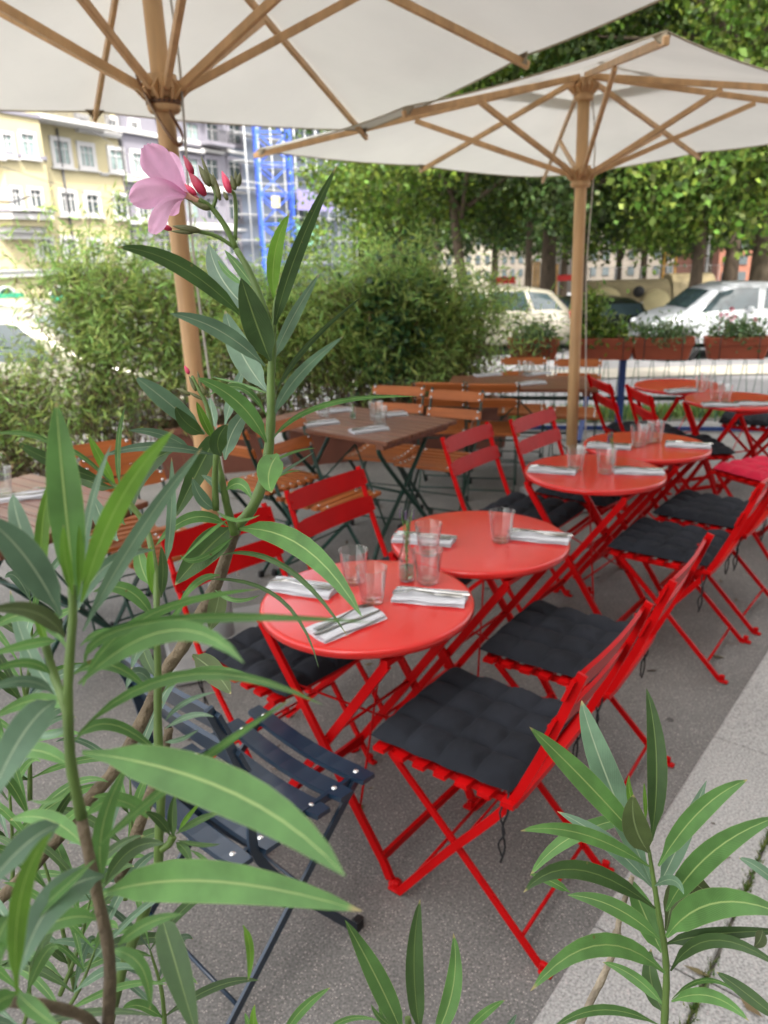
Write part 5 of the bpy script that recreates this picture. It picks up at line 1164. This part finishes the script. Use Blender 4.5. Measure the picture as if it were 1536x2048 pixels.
# flower: tube, five petals, buds and sepals
FL = Vector((0, 0, 0)); fl = MB()
def petal(B, Mi, T, w_, d0, d1, a_, skew=0., curl=.25):
    pb, pm, pt = P(*B, d0), P(*Mi, (d0+d1)/2), P(*T, d1); mb = MB(); c1 = pm*2-(pb+pt)*.5; wr = w_*d0/FPX/2
    def f(u, v):
        s = 1-v; p = pb*(s*s)+c1*(2*s*v)+pt*v*v; tg = ((c1-pb)*s+(pt-c1)*v).normalized(); vw = (p-Vector((0, 0, CAMH))).normalized()
        sd_ = tg.cross(vw).normalized(); nr = -vw; c = (u-.5)*2
        prof = (.16+.84*math.sin(PI*min(v*.62, .5))**1.3)*(1-(max(0, v-.80)/.20)**2*.55); fl_ = 1+.05*math.sin(c*5+v*3)
        return p+sd_*(c+skew*v)*wr*prof*fl_+nr*(abs(c)**2*curl*wr*math.cos(v*2.2+a_)+.08*wr*math.sin(6*c+4*v+a_)*v)-tg*(c*c*.16*wr*v)+tg*.05*wr*math.sin(c*11+a_)*v*v-OR_
    mb.grid(f, 16, 16); return mb.build('petal', M['petal'], OB)
petal((374, 388), (334, 348), (290, 290), 60, .735, .69, 0, .0, .55)
petal((374, 384), (354, 346), (336, 304), 34, .745, .77, 1, 0, .5)
petal((372, 392), (322, 380), (262, 404), 52, .73, .68, 2, 0, .6)
petal((368, 397), (328, 412), (300, 466), 32, .725, .67, 3, .4, .5)
petal((368, 396), (350, 408), (342, 432), 26, .74, .74, 4, 0, .3)
stem_obj(OB, OR_, [(364, 386, .735), (380, 394, .735), (400, 405, .738)], [9, 5, 5], 'throat', 'flower_tube')
stem_obj(OB, OR_, [(336, 400, .725), (326, 402, .715), (308, 414, .71)], [3, 4, 1.5], 'sepal', 'stamen')
def bud(x0, y0, x1, y1, w_, m='bud', d=.74):
    pts = [P(x0+(x1-x0)*k/6, y0+(y1-y0)*k/6, d)-OR_ for k in range(7)]; mb = MB(); pr = [.45, .9, 1, .95, .75, .45, .08]; mb.tube(pts, [w_*.5*q*d/FPX for q in pr], 9); return mb.build('flower_bud', M[m], OB)
bud(386, 348, 367, 311, 14); bud(410, 390, 377, 342, 20); bud(392, 390, 366, 367, 13, 'budp'); bud(460, 385, 444, 342, 16, 'budp'); bud(343, 459, 309, 446, 12); bud(378, 748, 369, 731, 9, 'budp', .70)
bud(400, 410, 388, 388, 12); bud(352, 396, 334, 396, 10, 'bud')
for a in [(420, 372, 397, 330, 15), (432, 375, 418, 345, 12), (470, 380, 462, 350, 12), (476, 372, 480, 345, 12), (474, 365, 470, 340, 8), (400, 462, 345, 452, 14), (385, 466, 340, 462, 8), (400, 404, 360, 388, 14), (420, 418, 380, 402, 14), (455, 400, 447, 382, 9), (420, 362, 402, 312, 8), (440, 400, 425, 345, 11), (392, 782, 378, 752, 9), (403, 780, 395, 742, 7), (380, 790, 352, 776, 9), (411, 790, 398, 765, 9), (408, 800, 372, 782, 7)]:
    bud(*a, m='sepal', d=.738 if a[1] < 600 else .70)
# arching shoot between the flower branch and the near branch
stem_obj(OB, OR_, [(200, 940, .60), (222, 965, .60), (240, 980, .60), (262, 1010, .60), (290, 1050, .60), (306, 1110, .59), (313, 1167, .58), (313, 1260, .57), (316, 1339, .57), (316, 1457, .57), (322, 1589, .57), (318, 1676, .57), (314, 1751, .58), (285, 1835, .60), (245, 1940, .62), (215, 2060, .64)], [2.5, 5, 6, 6.5, 7, 9, 9.5, 10, 11])
leaves(OB, OR_, .58, '''
y 232 972 200 915 178 872 24 .60 .58
g 240 978 236 890 250 813 14 .60 .63 .3
d 218 965 110 925 32 884 34 .60 .52 .2
g 225 970 150 905 60 874 12 .60 .54 .5
d 230 975 165 955 95 895 30 .60 .60
g 120 900 60 870 -20 868 14 .50 .48 .3
b 331 1130 342 1030 343 915 24 .58 .60 .3
y 311 1200 300 1140 303 1090 20 .58 .58
d 322 1195 326 1140 322 1092 24 .57 .57 .3
g 300 1170 282 1130 277 1085 36 .58 .60
b 236 1082 205 1040 186 990 42 .60 .62
g 250 1050 228 1032 206 1030 20 .60 .60
g 308 1238 255 1180 186 1184 36 .57 .50
b 305 1370 275 1345 252 1378 28 .57 .54
d 312 1355 290 1310 280 1270 30 .57 .60
g 325 1385 400 1340 505 1352 17 .57 .47
b 330 1442 370 1405 432 1384 13 .57 .52
b 330 1458 380 1432 428 1434 15 .57 .50
b 330 1484 362 1478 398 1458 12 .57 .52
b 310 1300 285 1290 262 1340 30 .57 .55
g 316 1280 350 1230 378 1190 14 .57 .60
g 312 1640 255 1600 182 1594 28 .58 .52
d 348 1675 345 1630 351 1588 24 .57 .57
d 352 1668 400 1640 446 1624 18 .57 .52
d 354 1680 400 1690 440 1688 12 .57 .52
d 352 1685 370 1700 383 1728 24 .57 .54
d 340 1670 318 1640 290 1624 24 .57 .56
y 358 1660 378 1630 402 1604 12 .57 .56
g 380 1700 415 1725 438 1765 11 .57 .54
g 315 1560 380 1545 430 1530 12 .57 .5
g 318 1745 350 1735 385 1760 26 .57 .54
d 210 1768 262 1700 330 1688 38 .52 .50
y 486 1850 500 1900 496 1962 20 .50 .50
''')
stem_obj(OB, OR_, [(322, 1700, .57), (338, 1688, .57), (346, 1672, .57)], [7, 8])
stem_obj(OB, OR_, [(338, 1455, .60), (334, 1480, .60), (318, 1540, .61), (275, 1660, .62), (240, 1760, .63)], [9, 9, 12, 12], 'stemb')
stem_obj(OB, OR_, [(338.5, 1452, .60), (338, 1458, .60)], [5, 5], 'black', 'hollow_pith')
# the near branch, out of focus
stem_obj(OB, OR_, [(143, 1170, .40), (145, 1240, .40), (136, 1370, .40), (140, 1514, .40), (163, 1636, .405)], [8, 10, 11.5])
stem_obj(OB, OR_, [(162, 1632, .405), (189, 1764, .41), (219, 1917, .42), (214, 2080, .43)], [11, 12, 13], 'stemb')
stem_obj(OB, OR_, [(88, 1280, .42), (110, 1356, .42), (132, 1420, .41), (141, 1500, .405)], [8, 9, 10])
stem_obj(OB, OR_, [(-40, 2000, .38), (40, 2004, .38), (100, 2012, .39), (165, 2032, .41), (205, 2070, .43)], [11, 11, 10], 'stemb')
leaves(OB, OR_, .40, '''
g 152 1200 128 985 112 803 84 .40 .40 .1
y 146 1190 130 1115 127 1050 26 .39 .38
y 158 1190 160 1110 158 1050 20 .40 .40
b 84 1170 42 1060 26 988 50 .42 .44
y 84 1185 84 1060 104 950 34 .42 .44
y 163 1205 235 1010 349 858 54 .39 .36 .1
b 166 1262 285 1055 404 896 40 .41 .44 .2
b 160 1195 178 1030 222 890 22 .41 .44
b 122 1232 48 1110 -40 1030 84 .40 .36
o 130 1275 70 1225 -30 1222 44 .39 .34
g 112 1282 60 1288 -30 1312 26 .42 .40
g 105 1352 50 1325 -30 1350 24 .42 .40
b 108 1388 50 1362 -40 1386 30 .41 .37
g 160 1292 210 1264 264 1276 20 .41 .46
g 165 1372 290 1235 520 1178 26 .42 .46 .4
g 168 1330 300 1245 752 1245 30 .40 .34 .5
g 157 1368 330 1262 488 1326 58 .39 .32 .2
g 155 1468 370 1350 646 1410 30 .42 .38 .4
g 165 1505 450 1578 690 1752 118 .40 .30 .1
g 204 1788 420 1762 724 1822 100 .42 .36 .1
g 188 1702 350 1560 585 1396 26 .40 .36 .5
g 190 1720 90 1810 -30 1925 30 .40 .34 .5
g 206 1765 206 1650 256 1528 44 .41 .42 .3
y 34 1990 42 1790 106 1662 48 .34 .32 .2
b 208 1752 110 1800 38 1950 84 .41 .34 .1
b 112 1402 45 1470 -30 1625 84 .40 .33 .1
b 118 1650 50 1690 -40 1790 66 .36 .32
g 236 1892 290 1850 365 1828 32 .42 .40
d 322 1830 352 1930 396 2080 70 .50 .44 .1
g 34 1985 70 2020 118 2055 40 .36 .34
g -30 1960 -5 1880 20 1830 60 .36 .34
b 150 1440 100 1470 40 1460 18 .40 .42
g 30 1990 -10 2010 -50 2060 50 .36 .32
y 96 1300 80 1250 70 1230 20 .42 .42
g 136 1300 60 1230 -30 1270 34 .42 .44
g 138 1420 70 1400 -20 1440 36 .42 .46
g 150 1540 60 1500 -20 1540 40 .43 .46
g 145 1350 220 1330 300 1385 30 .43 .46
g 150 1480 230 1450 330 1520 30 .44 .50
b 150 1230 215 1130 310 1100 34 .43 .48
g 175 1700 100 1640 20 1640 44 .42 .46
g 200 1840 120 1840 30 1900 44 .42 .40
g 165 1640 230 1600 300 1640 30 .43 .47
g 215 1900 280 1930 300 2020 34 .43 .42
b 130 1400 60 1310 20 1180 40 .44 .48
g 150 1560 110 1600 60 1600 14 .41 .44
''')
# undergrowth of the same bush, behind the near branch
def rnd_shoot(par, org, x0, y0, x1, y1, d, n, ll=(.08, .13), tints='ggbd', wpx=(14, 30)):
    a, b = P(x0, y0, d), P(x1, y1, d); stem_obj(par, org, [(x0, y0, d), ((x0+x1)/2+8, (y0+y1)/2, d), (x1, y1, d)], [5, 4, 2], 'stemg')
    for i in range(n):
        t_ = .15+.85*(i//3)/max(1, (n-1)//3); bx, by = x0+(x1-x0)*t_, y0+(y1-y0)*t_; an = (i % 3)*2.1+(i//3)*1.05+random.uniform(-.3, .3); L_ = random.uniform(*ll)*FPX/d
        el = .35+.6*t_; dx = math.cos(an)*L_*math.cos(el); dz = math.sin(an)*L_*.5/FPX*d; dy = -math.sin(el)*L_*random.uniform(.5, 1.)
        dy += -math.sin(an)*L_*.25
        leaf_obj(par, org, random.choice(tints), (bx, by), (bx+dx*.55, by+dy*.62), (bx+dx, by+dy*.85+random.uniform(0, 25)), random.uniform(*wpx), d, d+dz, phi=random.uniform(-.6, .6))
random.seed(21)
for a in [(150, 1980, 60, 1640, .66, 15), (120, 1990, 180, 1800, .62, 12), (20, 1900, 15, 1520, .72, 15), (250, 1800, 260, 1560, .74, 12), (60, 1600, 40, 1330, .75, 12), (115, 2050, 190, 1900, .58, 12), 
          (50, 1400, 60, 1200, .78, 9), (330, 2060, 300, 1900, .62, 9), (40, 2080, 60, 1930, .5, 9)]: rnd_shoot(OB, OR_, *a)
random.seed(5)
# sprig at the lower right
stem_obj(OC, OCo, [(1298, 1700, .665), (1304, 1740, .665), (1312, 1790, .665), (1318, 1830, .665), (1328, 1885, .665), (1333, 1944, .665), (1331, 2011, .665), (1325, 2110, .665)], [3.5, 5, 6, 6.5, 7, 8])
stem_obj(OC, OCo, [(1265, 1752, .72), (1240, 1830, .72), (1231, 1890, .715), (1205, 1955, .71), (1182, 2000, .70), (1150, 2070, .70)], [4.5, 6.5, 5.5, 7.5, 7, 7.5], 'twig', 'dry_twig')
stem_obj(OC, OCo, [(1236, 1862, .72), (1228, 1882, .717), (1240, 1896, .716)], [8, 10, 7], 'twig', 'twig_knot')
leaves(OC, OCo, .665, '''
b 1305 1770 1210 1545 1163 1401 68 .69 .72 .1
g 1294 1697 1170 1562 1059 1454 58 .66 .62 .1
d 1303 1682 1313 1520 1293 1377 48 .675 .69 .2
y 1296 1690 1265 1610 1258 1550 20 .665 .665
y 1292 1640 1290 1600 1288 1565 10 .67 .67
o 1298 1705 1270 1650 1267 1589 66 .65 .62 .0
b 1306 1776 1215 1685 1115 1623 40 .69 .73 .2
g 1299 1733 1165 1668 1041 1662 38 .66 .60 .1
g 1292 1630 1150 1670 1060 1752 38 .73 .74 .1
g 1140 1785 1100 1762 1060 1748 22 .72 .72
d 1311 1817 1160 1740 1047 1785 46 .655 .59 .1
g 1322 1882 1230 1815 1135 1790 42 .68 .70 .1
g 1324 1905 1290 1830 1258 1755 58 .71 .74 .1
b 1318 1772 1362 1680 1413 1561 42 .69 .72 .1
g 1317 1732 1400 1622 1495 1559 50 .66 .62 .1
g 1332 1822 1420 1708 1560 1632 60 .655 .58 .1
b 1310 1772 1345 1760 1368 1789 24 .65 .61
o 1332 1862 1370 1768 1436 1812 54 .69 .72 .1
g 1333 1874 1430 1806 1575 1832 74 .65 .57 .1
d 1332 1888 1430 1868 1575 1862 34 .67 .62 .3
d 1341 1942 1430 1880 1570 1942 34 .67 .60 .3
g 1330 1946 1200 1890 1061 1982 54 .65 .57 .1
g 1328 2012 1270 1955 1205 1924 28 .68 .71
d 1331 2028 1303 1965 1302 1898 44 .69 .72
g 1344 1998 1410 1960 1476 1988 12 .67 .62 .6
g 1343 2003 1420 1992 1498 2042 34 .66 .60
g 1318 2050 1200 2020 1095 2068 24 .66 .60 .4
d 1565 2045 1490 1985 1433 1944 34 .66 .70 .1
b 1575 1785 1520 1738 1478 1716 26 .66 .68
o 1525 1860 1520 1880 1508 1893 30 .62 .60
''')
# tips at the bottom middle
stem_obj(OD, ODo, [(815, 2035, .62), (822, 2080, .62), (830, 2140, .62)], [6, 8, 9])
leaves(OD, ODo, .62, '''
d 842 2075 828 1930 840 1799 46 .62 .62 .2
g 864 2085 905 1980 907 1867 44 .63 .65 .1
g 806 2070 755 1960 690 1840 54 .61 .58 .1
y 805 2060 795 2030 788 1990 16 .62 .62
g 800 2060 765 2040 742 2008 16 .62 .60
g 792 2062 770 2045 757 2010 12 .62 .62
g 925 2075 965 2030 1010 2000 22 .62 .58 .2
b 1005 2075 1020 2050 1033 2028 16 .60 .58
g 565 2075 605 2018 661 1975 24 .60 .58 .2
y 528 2080 508 2050 510 2008 20 .60 .60
g 505 2080 497 2050 490 2025 14 .60 .60
g 640 2085 690 2040 760 2042 14 .60 .56
''')
# the trough the oleanders grow in, below the picture
t = thing('planter', 'long brown trough the oleanders grow in, just below the picture', 'planter', (.05, .42, 0)); mb = MB(); vs = []
for w_, d_, z in ((.50, .13, 0), (.56, .165, .40), (.58, .18, .405), (.58, .18, .45), (.54, .155, .45), (.53, .15, .42)): vs += [(-w_, -d_, z), (w_, -d_, z), (w_, d_, z), (-w_, d_, z)]
mb.add(vs, [(r*4+k, r*4+(k+1) % 4, r*4+4+(k+1) % 4, r*4+4+k) for r in range(5) for k in range(4)]); mb.build('trough', M['terra2'], t)
mb = MB(); mb.box((0, 0, .41), (1.08, .30, .02)); mb.build('soil', M['soil'], t)
for par, org, s in ((OB, OR_, [(214, 2075, .43)]), (OC, OCo, [(1325, 2105, .665)]), (OD, ODo, [(830, 2135, .62)])):
    a = P(*s[0])-org; mb = MB(); mb.tube(catmull([a, a*.5+Vector((0, .02, -.02)), Vector((0, 0, 0))], 4), .0052, 8); mb.build('stem', M['stemb'], par)
